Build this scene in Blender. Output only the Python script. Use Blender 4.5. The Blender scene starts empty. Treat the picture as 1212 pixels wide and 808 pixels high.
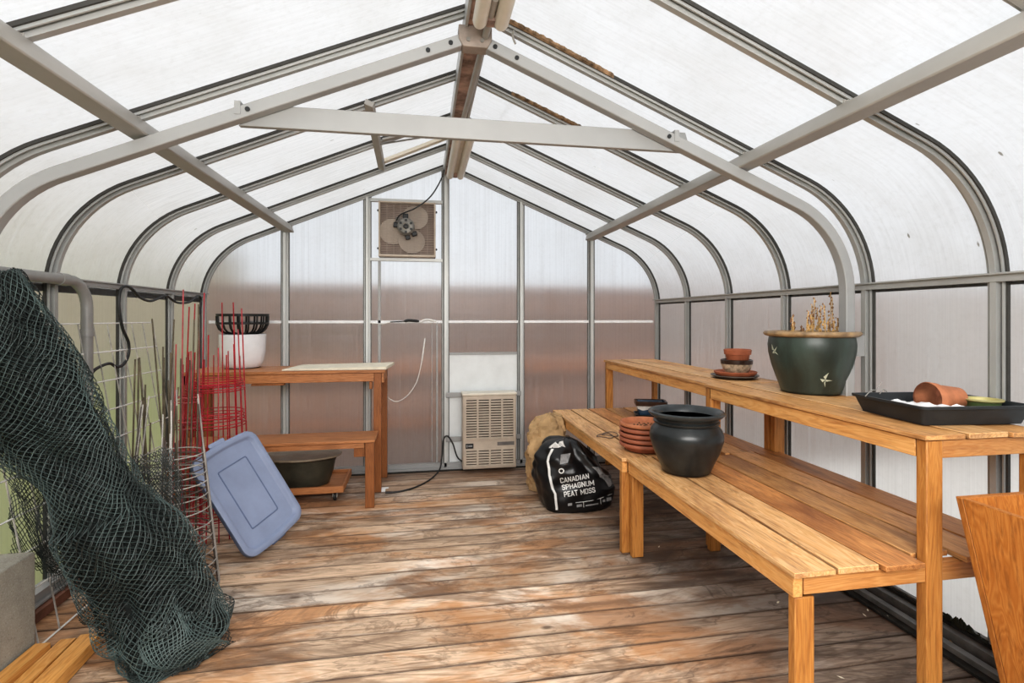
import bpy, math, random
from mathutils import Vector, Matrix, noise
from mathutils.bvhtree import BVHTree
random.seed(7)
PI = math.pi
scn = bpy.context.scene
COL = scn.collection

# ------------------------------------------------------------------ camera geometry (image 1212 x 808)
F, EYE, PU, PV = 610.0, 1.4, 606.0, 376.0
YAW = math.atan(106 / 610)
CY_, SY_ = math.cos(YAW), math.sin(YAW)

def ray(u, v):
    a = (u - PU) / F; b = -(v - PV) / F
    return Vector((CY_ * a + SY_, -SY_ * a + CY_, b))

def at(u, v, X=None, Y=None, Z=None):
    d = ray(u, v)
    if X is not None: t = X / d.x
    elif Y is not None: t = Y / d.y
    else: t = (Z - EYE) / d.z
    return Vector((d.x * t, d.y * t, EYE + d.z * t))

# ------------------------------------------------------------------ node helpers
def mat_base(name):
    m = bpy.data.materials.new(name); m.use_nodes = True
    nt = m.node_tree; nt.nodes.clear()
    out = nt.nodes.new('ShaderNodeOutputMaterial')
    return m, nt, out

def N(nt, typ, **kw):
    n = nt.nodes.new(typ)
    for k, v in kw.items():
        if k in n.inputs.keys() if isinstance(k, str) else False:
            n.inputs[k].default_value = v
        else:
            setattr(n, k, v)
    return n

def L(nt, a, b): nt.links.new(a, b)

def ramp(nt, src, stops, interp='LINEAR'):
    r = nt.nodes.new('ShaderNodeValToRGB'); r.color_ramp.interpolation = interp
    el = r.color_ramp.elements
    while len(el) < len(stops): el.new(0.5)
    for e, (p, c) in zip(el, stops):
        e.position = p; e.color = (c[0], c[1], c[2], 1) if not isinstance(c, (int, float)) else (c, c, c, 1)
    L(nt, src, r.inputs[0]); return r.outputs[0]

def mixc(nt, f, a, b, blend='MIX'):
    m = nt.nodes.new('ShaderNodeMix'); m.data_type = 'RGBA'; m.blend_type = blend
    for s, x in ((0, f), (6, a), (7, b)):
        if hasattr(x, 'links'): L(nt, x, m.inputs[s])
        elif isinstance(x, (int, float)): m.inputs[s].default_value = x
        else: m.inputs[s].default_value = (x[0], x[1], x[2], 1)
    return m.outputs[2]

def math_n(nt, op, a, b=None, c=None):
    m = nt.nodes.new('ShaderNodeMath'); m.operation = op
    for i, x in enumerate((a, b, c)):
        if x is None: continue
        if hasattr(x, 'links'): L(nt, x, m.inputs[i])
        else: m.inputs[i].default_value = x
    return m.outputs[0]

def noise_t(nt, vec, scale, detail=4, rough=.55, dist=0):
    n = nt.nodes.new('ShaderNodeTexNoise')
    n.inputs['Scale'].default_value = scale; n.inputs['Detail'].default_value = detail
    n.inputs['Roughness'].default_value = rough; n.inputs['Distortion'].default_value = dist
    L(nt, vec, n.inputs['Vector']); return n.outputs['Fac']

def mapping(nt, vec, scale=(1, 1, 1), loc=(0, 0, 0)):
    m = nt.nodes.new('ShaderNodeMapping')
    m.inputs['Scale'].default_value = scale; m.inputs['Location'].default_value = loc
    L(nt, vec, m.inputs['Vector']); return m.outputs[0]

def bsdf(nt, out, color, rough=.5, metal=0, bump=None, bstr=.2, bdist=.002, **kw):
    b = nt.nodes.new('ShaderNodeBsdfPrincipled')
    for k, x in (('Base Color', color), ('Roughness', rough), ('Metallic', metal)):
        if hasattr(x, 'links'): L(nt, x, b.inputs[k])
        elif isinstance(x, (int, float)): b.inputs[k].default_value = x
        else: b.inputs[k].default_value = (x[0], x[1], x[2], 1)
    for k, x in kw.items(): b.inputs[k.replace('_', ' ')].default_value = x
    if bump is not None:
        bn = nt.nodes.new('ShaderNodeBump'); bn.inputs['Strength'].default_value = bstr
        bn.inputs['Distance'].default_value = bdist
        L(nt, bump, bn.inputs['Height']); L(nt, bn.outputs[0], b.inputs['Normal'])
    if out is not None: L(nt, b.outputs[0], out.inputs[0])
    return b

def simple(name, c, rough=.5, metal=0, var=.12, scale=12, **kw):
    m, nt, out = mat_base(name)
    tc = N(nt, 'ShaderNodeTexCoord')
    n = noise_t(nt, tc.outputs['Object'], scale, 6, .6)
    d = tuple(max(0, x * (1 - var * 2)) for x in c); l = tuple(min(1, x * (1 + var)) for x in c)
    col = ramp(nt, n, [(.3, d), (.65, l)])
    bsdf(nt, out, col, rough, metal, bump=n, bstr=.08, **kw)
    return m

def wood(name, light, mid, dark, axis='Y', knots=.5, rough=.55, stain=.35, grey=0.0, vary=.3):
    m, nt, out = mat_base(name)
    tc = N(nt, 'ShaderNodeTexCoord'); geo = N(nt, 'ShaderNodeNewGeometry')
    rnd = geo.outputs['Random Per Island']
    off = N(nt, 'ShaderNodeVectorMath', operation='SCALE'); off.inputs[0].default_value = (13.7, 7.3, 5.1)
    L(nt, rnd, off.inputs['Scale'])
    add = N(nt, 'ShaderNodeVectorMath', operation='ADD')
    L(nt, tc.outputs['Object'], add.inputs[0]); L(nt, off.outputs[0], add.inputs[1])
    v = add.outputs[0]
    s = {'X': (.09, 1, 1), 'Y': (1, .09, 1), 'Z': (1, 1, .09)}[axis]
    s2 = {'X': (.3, 1, 1), 'Y': (1, .3, 1), 'Z': (1, 1, .3)}[axis]
    g = mapping(nt, v, s)
    rings = noise_t(nt, g, 14, 3, .5, .6)
    rr = math_n(nt, 'FRACT', math_n(nt, 'MULTIPLY', rings, 9.0))
    rr = math_n(nt, 'ABSOLUTE', math_n(nt, 'SUBTRACT', rr, .5))
    rr = math_n(nt, 'MULTIPLY', rr, 2.0)
    fine = noise_t(nt, g, 75, 5, .62)
    base = ramp(nt, rr, [(.0, mid), (.55, light), (1, mid)])
    c = mixc(nt, ramp(nt, fine, [(.30, .65), (.50, 0.0)]), base, dark)
    # stains
    st = noise_t(nt, mapping(nt, v, s2), 5, 6, .65, .4)
    c = mixc(nt, math_n(nt, 'MULTIPLY', ramp(nt, st, [(.48, 0.0), (.7, 1.0)]), stain), c, dark)
    # knots
    vo = N(nt, 'ShaderNodeTexVoronoi'); vo.inputs['Scale'].default_value = 5.5
    L(nt, mapping(nt, v, s2), vo.inputs['Vector'])
    kn = ramp(nt, vo.outputs['Distance'], [(.035, 1.0), (.10, 0.0)])
    c = mixc(nt, math_n(nt, 'MULTIPLY', kn, knots), c, tuple(x * .45 for x in dark))
    # occlusion shade put into the colour at gaps and creases, then per board brightness
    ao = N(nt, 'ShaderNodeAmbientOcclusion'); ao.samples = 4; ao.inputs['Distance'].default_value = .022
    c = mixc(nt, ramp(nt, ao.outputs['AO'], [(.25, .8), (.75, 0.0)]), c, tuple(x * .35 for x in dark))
    hs = N(nt, 'ShaderNodeHueSaturation'); L(nt, c, hs.inputs['Color'])
    L(nt, math_n(nt, 'MULTIPLY_ADD', rnd, vary, 1 - vary * .55), hs.inputs['Value'])
    hs.inputs['Saturation'].default_value = 1 - grey
    hgt = math_n(nt, 'ADD', math_n(nt, 'MULTIPLY', fine, .7), math_n(nt, 'MULTIPLY', rr, .3))
    bsdf(nt, out, hs.outputs[0], rough, 0, bump=hgt, bstr=.35, bdist=.0025)
    return m

def panel_mat(name, flute, see=.45, milk=(.93, .95, .96), dirt=.12, rough=.62, spots=0.0, low=None):
    m, nt, out = mat_base(name)
    tc = N(nt, 'ShaderNodeTexCoord')
    v = tc.outputs['Object']
    fl = noise_t(nt, mapping(nt, v, flute), 1.0, 3, .6)
    big = noise_t(nt, v, 2.2, 6, .6, .3)
    col = mixc(nt, math_n(nt, 'MULTIPLY', ramp(nt, fl, [(.42, 0.0), (.66, 1.0)]), .26), milk, tuple(x * .74 for x in milk))
    col = mixc(nt, math_n(nt, 'MULTIPLY', ramp(nt, big, [(.45, 0.0), (.75, 1.0)]), dirt), col, (.55, .52, .46))
    grain = noise_t(nt, v, 38, 5, .7)
    col = mixc(nt, math_n(nt, 'MULTIPLY', ramp(nt, grain, [(.5, 0.0), (.75, 1.0)]), dirt * 1.1), col, (.62, .61, .58))
    if spots:
        vo = N(nt, 'ShaderNodeTexVoronoi'); vo.inputs['Scale'].default_value = 3.4
        vo.inputs['Randomness'].default_value = 1
        L(nt, mapping(nt, v, (1, 2.6, 1)), vo.inputs['Vector'])
        wob = noise_t(nt, v, 60, 3)
        sp = math_n(nt, 'ADD', vo.outputs['Distance'], math_n(nt, 'MULTIPLY', wob, .05))
        pick = ramp(nt, vo.outputs['Color'], [(.30, 0.0), (.34, 1.0)])
        col = mixc(nt, math_n(nt, 'MULTIPLY', math_n(nt, 'MULTIPLY', ramp(nt, sp, [(.055, 1.0), (.075, 0.0)]), pick), spots), col, (.2, .17, .12))
    tr = N(nt, 'ShaderNodeBsdfTranslucent'); L(nt, col, tr.inputs[0])
    df = N(nt, 'ShaderNodeBsdfDiffuse'); L(nt, col, df.inputs[0])
    rf = N(nt, 'ShaderNodeBsdfRefraction'); rf.distribution = 'GGX'
    rf.inputs['Roughness'].default_value = rough; rf.inputs['IOR'].default_value = 1.08
    L(nt, col, rf.inputs['Color'])
    gl = N(nt, 'ShaderNodeBsdfGlossy'); gl.inputs['Roughness'].default_value = .35
    m1 = N(nt, 'ShaderNodeMixShader'); m1.inputs[0].default_value = .16
    L(nt, tr.outputs[0], m1.inputs[1]); L(nt, df.outputs[0], m1.inputs[2])
    m2 = N(nt, 'ShaderNodeMixShader'); L(nt, m1.outputs[0], m2.inputs[1]); L(nt, rf.outputs[0], m2.inputs[2])
    sv = math_n(nt, 'MULTIPLY_ADD', ramp(nt, fl, [(.35, 1.0), (.75, 0.0)]), .22, see - .11)
    L(nt, sv, m2.inputs[0])
    m3 = N(nt, 'ShaderNodeMixShader'); m3.inputs[0].default_value = .03
    L(nt, m2.outputs[0], m3.inputs[1]); L(nt, gl.outputs[0], m3.inputs[2])
    L(nt, m3.outputs[0], out.inputs[0])
    return m

# ------------------------------------------------------------------ mesh builder
class MB:
    def __init__(s): s.v = []; s.f = []; s.m = []
    def add(s, vs, fs, mat=0, M=None):
        o = len(s.v)
        for p in vs:
            p = Vector(p); s.v.append(tuple(M @ p if M else p))
        for f in fs: s.f.append(tuple(i + o for i in f)); s.m.append(mat)
    def box(s, x0, x1, y0, y1, z0, z1, mat=0, M=None):
        vs = [(x0,y0,z0),(x1,y0,z0),(x1,y1,z0),(x0,y1,z0),(x0,y0,z1),(x1,y0,z1),(x1,y1,z1),(x0,y1,z1)]
        s.add(vs, [(0,3,2,1),(4,5,6,7),(0,1,5,4),(1,2,6,5),(2,3,7,6),(3,0,4,7)], mat, M)
    def bar(s, p, q, w, h, up=(0, 0, 1), mat=0):
        p = Vector(p); q = Vector(q); d = (q - p).normalized(); up = Vector(up)
        x = d.cross(up).normalized(); u = x.cross(d)
        vs = [c + x * a * w / 2 + u * b * h / 2 for c in (p, q) for a, b in ((-1,-1),(1,-1),(1,1),(-1,1))]
        s.add(vs, [(0,1,2,3),(7,6,5,4),(0,4,5,1),(1,5,6,2),(2,6,7,3),(3,7,4,0)], mat)
    def tube(s, pts, r, n=8, mat=0, closed=False, caps=True):
        pts = [Vector(p) for p in pts]; k = len(pts)
        rs = r if isinstance(r, (list, tuple)) else [r] * k
        t0 = (pts[1] - pts[0]).normalized()
        a = Vector((0, 0, 1)) if abs(t0.z) < .9 else Vector((1, 0, 0))
        nx = t0.cross(a).normalized(); vs = []; prev = t0
        for i, p in enumerate(pts):
            if closed: t = (pts[(i + 1) % k] - pts[i - 1]).normalized()
            else: t = (pts[min(i + 1, k - 1)] - pts[max(i - 1, 0)]).normalized()
            q = prev.rotation_difference(t); nx = (q @ nx); nx = (nx - t * nx.dot(t)).normalized(); prev = t
            ny = t.cross(nx)
            for j in range(n):
                an = 2 * PI * j / n
                vs.append(p + (nx * math.cos(an) + ny * math.sin(an)) * rs[i])
        fs = []
        for i in range(k if closed else k - 1):
            for j in range(n):
                i2 = (i + 1) % k
                fs.append((i*n+j, i*n+(j+1)%n, i2*n+(j+1)%n, i2*n+j))
        if caps and not closed:
            fs.append(tuple(range(n-1, -1, -1))); fs.append(tuple((k-1)*n+j for j in range(n)))
        s.add(vs, fs, mat)
    def lathe(s, prof, n=40, c=(0,0,0), mat=0, M=None, sx=1, sy=1):
        vs = []; k = len(prof)
        for r, z in prof:
            for j in range(n):
                an = 2 * PI * j / n
                vs.append((c[0] + r*math.cos(an)*sx, c[1] + r*math.sin(an)*sy, c[2] + z))
        fs = [(i*n+j, i*n+(j+1)%n, (i+1)*n+(j+1)%n, (i+1)*n+j) for i in range(k-1) for j in range(n)]
        if prof[0][0] > 1e-6: fs.append(tuple(range(n-1, -1, -1)))
        if prof[-1][0] > 1e-6: fs.append(tuple((k-1)*n+j for j in range(n)))
        s.add(vs, fs, mat, M)
    def build(s, name, mats, parent=None, bevel=0, angle=40, smooth=True, sub=0):
        me = bpy.data.meshes.new(name); me.from_pydata(s.v, [], s.f); me.update()
        if not isinstance(mats, (list, tuple)): mats = [mats]
        for m in mats: me.materials.append(m)
        me.polygons.foreach_set('material_index', s.m)
        if smooth:
            me.polygons.foreach_set('use_smooth', [True] * len(s.f))
            me.set_sharp_from_angle(angle=math.radians(angle))
        o = bpy.data.objects.new(name, me); COL.objects.link(o)
        if parent: o.parent = parent
        if bevel:
            b = o.modifiers.new('edge', 'BEVEL'); b.width = bevel; b.segments = 2; b.limit_method = 'ANGLE'
        if sub:
            b = o.modifiers.new('sub', 'SUBSURF'); b.levels = sub; b.render_levels = sub
        return o

def tag(o, label=None, cat=None, group=None, kind=None):
    if label: o['label'] = label
    if cat: o['category'] = cat
    if group: o['group'] = group
    if kind: o['kind'] = kind
    return o

def thing(name, label, cat, loc=(0, 0, 0), rz=0, group=None):
    o = bpy.data.objects.new(name, None); COL.objects.link(o); o.empty_display_size = .05
    o.location = loc; o.rotation_euler = (0, 0, rz)
    return tag(o, label, cat, group)

def dup(root, loc=None, rz=None, label=None, group=None):
    r = root.copy(); COL.objects.link(r)
    if loc is not None: r.location = loc
    if rz is not None: r.rotation_euler = (0, 0, rz)
    if label: r['label'] = label
    if group: r['group'] = group
    for ch in list(root.children):
        c = ch.copy(); COL.objects.link(c); c.parent = r
        for g in list(ch.children):
            d = g.copy(); COL.objects.link(d); d.parent = c
    return r

def spline(pts, n=10):
    pts = [Vector(p) for p in pts]; P = [2*pts[0]-pts[1]] + pts + [2*pts[-1]-pts[-2]]; out = []
    for i in range(1, len(P) - 2):
        a, b, c, d = P[i-1], P[i], P[i+1], P[i+2]
        for k in range(n):
            t = k / n
            out.append(.5*((2*b)+(-a+c)*t+(2*a-5*b+4*c-d)*t*t+(-a+3*b-3*c+d)*t**3))
    out.append(pts[-1]); return out

# ------------------------------------------------------------------ materials
BENCH = dict(light=(.60, .295, .085), mid=(.46, .185, .04), dark=(.20, .068, .018))
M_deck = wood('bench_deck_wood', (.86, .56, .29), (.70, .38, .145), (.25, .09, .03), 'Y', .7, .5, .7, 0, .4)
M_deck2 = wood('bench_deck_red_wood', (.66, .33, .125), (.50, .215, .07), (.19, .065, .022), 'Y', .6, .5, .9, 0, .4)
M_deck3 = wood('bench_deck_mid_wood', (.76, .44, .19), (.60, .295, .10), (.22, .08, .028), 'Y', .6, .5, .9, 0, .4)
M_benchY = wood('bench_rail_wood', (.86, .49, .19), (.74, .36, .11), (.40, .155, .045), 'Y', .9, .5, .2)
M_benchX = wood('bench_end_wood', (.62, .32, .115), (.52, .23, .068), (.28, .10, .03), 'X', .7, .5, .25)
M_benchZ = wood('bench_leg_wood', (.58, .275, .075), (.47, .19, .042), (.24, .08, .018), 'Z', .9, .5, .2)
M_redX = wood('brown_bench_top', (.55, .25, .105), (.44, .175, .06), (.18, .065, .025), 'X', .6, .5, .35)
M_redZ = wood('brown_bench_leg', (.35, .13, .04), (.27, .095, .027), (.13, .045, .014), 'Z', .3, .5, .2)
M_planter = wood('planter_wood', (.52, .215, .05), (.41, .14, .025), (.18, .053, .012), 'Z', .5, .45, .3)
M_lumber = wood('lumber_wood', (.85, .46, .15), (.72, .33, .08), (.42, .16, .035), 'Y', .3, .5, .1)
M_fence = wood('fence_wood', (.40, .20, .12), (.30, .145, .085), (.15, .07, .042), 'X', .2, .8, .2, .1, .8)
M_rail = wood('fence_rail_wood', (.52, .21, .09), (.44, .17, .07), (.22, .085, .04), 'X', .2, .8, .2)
M_alu = simple('aluminium', (.47, .475, .465), .42, .35, .04, 3)
M_alu_white = simple('white_aluminium', (.35, .352, .35), .45, .05, .03, 3)
M_stud = simple('bright_aluminium', (.60, .61, .60), .42, .15, .03, 3)
M_alu_warm = simple('galvanised_channel', (.40, .385, .36), .45, .2, .05, 4)
M_gask = simple('black_gasket', (.05, .048, .044), .7)
M_groove = simple('grey_groove', (.17, .17, .165), .6)
M_black = simple('black_plastic', (.018, .019, .02), .42)
M_tray = simple('black_tray', (.022, .026, .030), .5, 0, .1)
M_white = simple('white_plastic', (.86, .87, .90), .35, 0, .03)
M_cream = simple('cream_enamel', (.74, .69, .59), .4, 0, .05)
M_lightplas = simple('fluorescent_tube', (.80, .76, .68), .35, 0, .03)
M_heat = simple('beige_enamel', (.52, .44, .36), .45, 0, .06)
M_dark = simple('dark_inside', (.012, .010, .009), .8)
M_board = simple('white_board', (.76, .79, .80), .5, 0, .04, 5)
M_card = simple('cream_board', (.82, .76, .62), .7, 0, .06)
M_terra = simple('terracotta', (.50, .195, .095), .75, 0, .16, 14)
M_saucer = simple('dark_terracotta', (.37, .125, .068), .65, 0, .12, 14)
M_terra2 = simple('red_clay_pot', (.40, .125, .058), .65, 0, .12, 14)
M_terrain = simple('terracotta_inside', (.30, .10, .05), .85, 0, .2)
M_blackglaze = simple('charcoal_glaze', (.020, .023, .024), .3, 0, .3, 8)
M_rimglaze = simple('charcoal_rim', (.042, .049, .052), .32, 0, .2, 8)
M_soil = simple('dry_soil', (.12, .075, .04), .95, 0, .4, 60)
M_dry = simple('dry_stems', (.66, .42, .17), .8, 0, .3, 40)
M_dryhead = simple('dry_heads', (.35, .20, .11), .9, 0, .3, 40)
M_redwire = simple('red_wire', (.42, .015, .03), .4, 0, .2)
M_pinkwire = simple('faded_red_wire', (.48, .10, .11), .45, 0, .2)
M_galv = simple('galvanised_wire', (.50, .48, .45), .45, .4, .2)
M_rust = simple('rusty_wire', (.13, .10, .085), .6, .3, .3)
M_stake = simple('weathered_stake', (.13, .105, .07), .75, 0, .3)
M_whitewire = simple('white_wire', (.80, .80, .78), .4, 0, .05)
M_cable = simple('black_cable', (.02, .02, .02), .5)
M_pipe = simple('grey_pipe', (.27, .265, .255), .4, .1, .06)
M_net = simple('net_strand', (.070, .100, .096), .55, 0, .3, 5)
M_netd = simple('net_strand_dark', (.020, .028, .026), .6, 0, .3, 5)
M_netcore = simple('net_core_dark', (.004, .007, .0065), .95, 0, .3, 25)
M_lid = simple('blue_lid', (.26, .31, .445), .42, 0, .06, 5)
M_lidd = simple('blue_lid_edge', (.13, .17, .28), .45, 0, .08, 5)
M_bag = simple('black_film', (.007, .007, .008), .33, 0, .2, 6)
M_print = simple('white_print', (.78, .78, .76), .5, 0, .05)
M_printg = simple('grey_print', (.30, .30, .30), .5, 0, .2, 30)
M_kraft = simple('kraft_paper', (.50, .33, .17), .85, 0, .15, 8)
M_greybasin = simple('brown_green_basin', (.055, .052, .038), .35, 0, .25, 6)
M_basinrim = simple('basin_rim', (.34, .29, .22), .4, 0, .15, 6)
M_blade = simple('fan_blade', (.50, .43, .37), .45, .2, .06)
M_motor = simple('motor_grey', (.27, .26, .24), .45, .4, .15)
M_fanback = simple('fan_shutter', (.26, .19, .16), .6, 0, .12, 10)
M_grille = simple('fan_grille', (.46, .38, .32), .5, .1, .06)
M_ridge = simple('worn_red_ridge', (.52, .36, .30), .7, 0, .35, 9)
M_rot = simple('brown_gunk', (.26, .17, .10), .9, 0, .4, 25)
M_plate = simple('ridge_plate', (.30, .25, .215), .55, .1, .15, 12)
M_sillred = simple('red_sill', (.22, .10, .065), .8, 0, .2)
M_sillblk = simple('dirty_track', (.03, .028, .024), .8, 0, .4, 18)
M_sillgrey = simple('grey_track', (.24, .24, .235), .5, .3, .2, 9)
M_greyplate = simple('grey_saucer', (.16, .145, .135), .5, 0, .2)
M_yell = simple('yellow_green_pot', (.50, .45, .20), .5, 0, .2)
M_greenpot = simple('dark_green_saucer', (.09, .13, .05), .5, 0, .2)
M_sheet = simple('white_sheet', (.84, .85, .86), .5, 0, .05)
M_tanrim = simple('tan_rim_glaze', (.36, .24, .13), .4, 0, .25, 20)

# weathered deck floor
def floor_mat():
    m, nt, out = mat_base('weathered_deck')
    tc = N(nt, 'ShaderNodeTexCoord'); geo = N(nt, 'ShaderNodeNewGeometry'); rnd = geo.outputs['Random Per Island']
    off = N(nt, 'ShaderNodeVectorMath', operation='SCALE'); off.inputs[0].default_value = (17.7, 0, 5.1); L(nt, rnd, off.inputs['Scale'])
    add = N(nt, 'ShaderNodeVectorMath', operation='ADD'); L(nt, tc.outputs['Object'], add.inputs[0]); L(nt, off.outputs[0], add.inputs[1])
    v = add.outputs[0]; ob = tc.outputs['Object']
    g = mapping(nt, v, (.10, 1, 1))
    rings = noise_t(nt, g, 9, 3, .5, .8)
    rr = math_n(nt, 'ABSOLUTE', math_n(nt, 'SUBTRACT', math_n(nt, 'FRACT', math_n(nt, 'MULTIPLY', rings, 7.0)), .5))
    fine = noise_t(nt, g, 60, 6, .68)
    c = ramp(nt, math_n(nt, 'MULTIPLY', rr, 2.0), [(.05, (.42, .28, .18)), (.4, (.70, .52, .375)), (1, (.60, .43, .295))])
    c = mixc(nt, math_n(nt, 'MULTIPLY', ramp(nt, fine, [(.34, 1.0), (.50, 0.0)]), .45), c, (.17, .10, .06))
    # pale bleached patches
    pale = noise_t(nt, mapping(nt, v, (.35, .6, 1)), 2.0, 5, .6, .6)
    c = mixc(nt, math_n(nt, 'MULTIPLY', ramp(nt, pale, [(.50, 0.0), (.60, 1.0)]), .8), c, (.90, .80, .69))
    # orange brown damp patches
    oran = noise_t(nt, mapping(nt, ob, (.7, 1.5, 1), (3.1, 1.2, 0)), 1.5, 6, .66, .6)
    c = mixc(nt, math_n(nt, 'MULTIPLY', ramp(nt, oran, [(.47, 0.0), (.56, 1.0)]), .72), c, (.46, .21, .075))
    # dark stains with hard water lines
    stn = noise_t(nt, mapping(nt, v, (.4, .9, 1), (1.3, 7, 0)), 2.4, 7, .62, .9)
    c = mixc(nt, math_n(nt, 'MULTIPLY', ramp(nt, stn, [(.53, 0.0), (.64, 1.0)]), .72), c, (.10, .055, .03))
    st2 = noise_t(nt, mapping(nt, ob, (.55, 1.6, 1), (5.2, 2.4, 0)), 2.1, 9, .70, 1.4)
    c = mixc(nt, math_n(nt, 'MULTIPLY', ramp(nt, st2, [(.50, 0.0), (.60, 1.0)]), .62), c, (.14, .075, .042))
    edge = ramp(nt, stn, [(.505, 0.0), (.522, 1.0), (.54, 0.0)])
    c = mixc(nt, math_n(nt, 'MULTIPLY', edge, .5), c, (.08, .04, .02))
    # greyer and darker towards the right wall
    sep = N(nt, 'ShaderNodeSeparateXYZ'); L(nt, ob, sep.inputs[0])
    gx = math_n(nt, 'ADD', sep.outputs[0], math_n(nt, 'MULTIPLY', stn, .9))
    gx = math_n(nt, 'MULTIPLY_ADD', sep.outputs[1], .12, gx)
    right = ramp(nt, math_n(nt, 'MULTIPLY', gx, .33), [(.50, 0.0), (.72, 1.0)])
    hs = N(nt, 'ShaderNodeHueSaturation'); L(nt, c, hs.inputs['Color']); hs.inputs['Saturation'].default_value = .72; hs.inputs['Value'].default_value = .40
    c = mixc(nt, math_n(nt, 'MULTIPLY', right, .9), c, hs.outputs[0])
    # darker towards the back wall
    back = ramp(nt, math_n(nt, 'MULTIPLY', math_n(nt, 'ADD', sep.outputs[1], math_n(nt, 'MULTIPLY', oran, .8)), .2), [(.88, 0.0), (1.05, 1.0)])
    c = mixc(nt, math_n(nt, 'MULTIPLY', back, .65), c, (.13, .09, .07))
    # knots
    vo = N(nt, 'ShaderNodeTexVoronoi'); vo.inputs['Scale'].default_value = 3.6; L(nt, mapping(nt, v, (.5, 1, 1)), vo.inputs['Vector'])
    kd = math_n(nt, 'ADD', vo.outputs['Distance'], math_n(nt, 'MULTIPLY', fine, .03))
    c = mixc(nt, math_n(nt, 'MULTIPLY', ramp(nt, kd, [(.05, 1.0), (.085, 0.0)]), .8), c, (.09, .05, .03))
    # grime along the board edges
    fy = math_n(nt, 'FRACT', math_n(nt, 'MULTIPLY', math_n(nt, 'SUBTRACT', sep.outputs[1], -1.05), 1 / .1365))
    fy = math_n(nt, 'ADD', fy, math_n(nt, 'MULTIPLY', math_n(nt, 'SUBTRACT', noise_t(nt, mapping(nt, v, (.6, 1, 1)), 9, 4), .5), .10))
    gr = ramp(nt, fy, [(.0, 1.0), (.035, .3), (.12, 0.0), (.86, 0.0), (.93, .3), (.955, 1.0)])
    c = mixc(nt, math_n(nt, 'MULTIPLY', gr, .80), c, (.075, .042, .026))
    h2 = N(nt, 'ShaderNodeHueSaturation'); L(nt, c, h2.inputs['Color'])
    L(nt, math_n(nt, 'MULTIPLY_ADD', rnd, .5, .80), h2.inputs['Value'])
    hgt = math_n(nt, 'ADD', math_n(nt, 'MULTIPLY', fine, .7), math_n(nt, 'MULTIPLY', rr, .6))
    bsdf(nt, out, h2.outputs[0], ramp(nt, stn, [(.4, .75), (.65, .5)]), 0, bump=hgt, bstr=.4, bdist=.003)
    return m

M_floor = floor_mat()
M_roof = panel_mat('roof_polycarbonate', (3, 70, 3), .30, (.93, .935, .94), .24, .6, .8)
M_wallp = panel_mat('wall_polycarbonate', (1, 110, .6), .55, (.90, .90, .89), .16, .6)
M_wallleft = panel_mat('left_polycarbonate', (1, 110, .6), .74, (.95, .94, .92), .14, .6)
M_backp = panel_mat('back_polycarbonate', (75, 1, .8), .72, (.93, .94, .95), .14, .62)

# ------------------------------------------------------------------ the shell
XL, XR, YB, YF = -1.862, 2.311, 4.82, -1.05
RX, RZ, SL = .2245, 2.82, .42
HALF = (XR - XL) / 2
TH = math.atan(SL)
RAD = .62
ZE = RZ - SL * HALF
ZC = ZE - RAD * math.tan((PI / 2 - TH) / 2)

def arch(side, d, z0=0.0, n=14, end=None):
    """points (X, Z) up one side of the arch, inset d from the panels, floor to ridge"""
    pts = []
    for z in ([z0] if z0 >= 1.2 else [z0, (z0 + ZC) / 2]): pts.append((HALF - d, z))
    r = RAD - d
    for i in range(n + 1):
        a = (PI / 2 - TH) * i / n
        pts.append((HALF - RAD + r * math.cos(a), ZC + r * math.sin(a)))
    zr = RZ - d / math.cos(TH)
    x1 = pts[-1][0]
    for k in range(1, 5):
        x = x1 * (1 - k / 4); pts.append((x, zr - SL * x))
    return [(RX + side * x, z) for x, z in pts]

def strip_solid(mb, side, y0, y1, d0, d1, mat=0, z0=0.0):
    A = arch(side, d0, z0); B = arch(side, d1, z0); vs = []
    for (a, b) in zip(A, B):
        vs += [(a[0], y0, a[1]), (a[0], y1, a[1]), (b[0], y1, b[1]), (b[0], y0, b[1])]
    k = len(A); fs = []
    for i in range(k - 1):
        for j in range(4):
            q = (i*4+j, i*4+(j+1)%4, (i+1)*4+(j+1)%4, (i+1)*4+j)
            fs.append(q if side > 0 else q[::-1])
    fs += [(0, 1, 2, 3), tuple((k-1)*4 + j for j in (3, 2, 1, 0))]
    mb.add(vs, fs, mat)

def S(o, label=None, cat=None): return tag(o, label, cat, kind='structure')

# floor boards run across the room, about half a degree of skew as laid
mb = MB(); y = YF; pitch = .1365; k = 0
while y < YB - .02:
    y1 = min(y + pitch - .0065, YB)
    cuts = [XL - .05, XR + .05]
    for a, b in zip(cuts, cuts[1:]):
        mb.box(a + (.002 if a > XL else 0), b, y, y1, -.035, random.uniform(-.0018, 0))
    y += pitch; k += 1
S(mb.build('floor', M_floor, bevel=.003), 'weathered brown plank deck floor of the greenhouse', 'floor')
mb = MB(); mb.box(XL - .1, XR + .1, YF - .1, YB + .1, -.12, -.04)
S(mb.build('floor_joists', M_dark), 'dark joist layer beneath the floor planks', 'floor')

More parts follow.
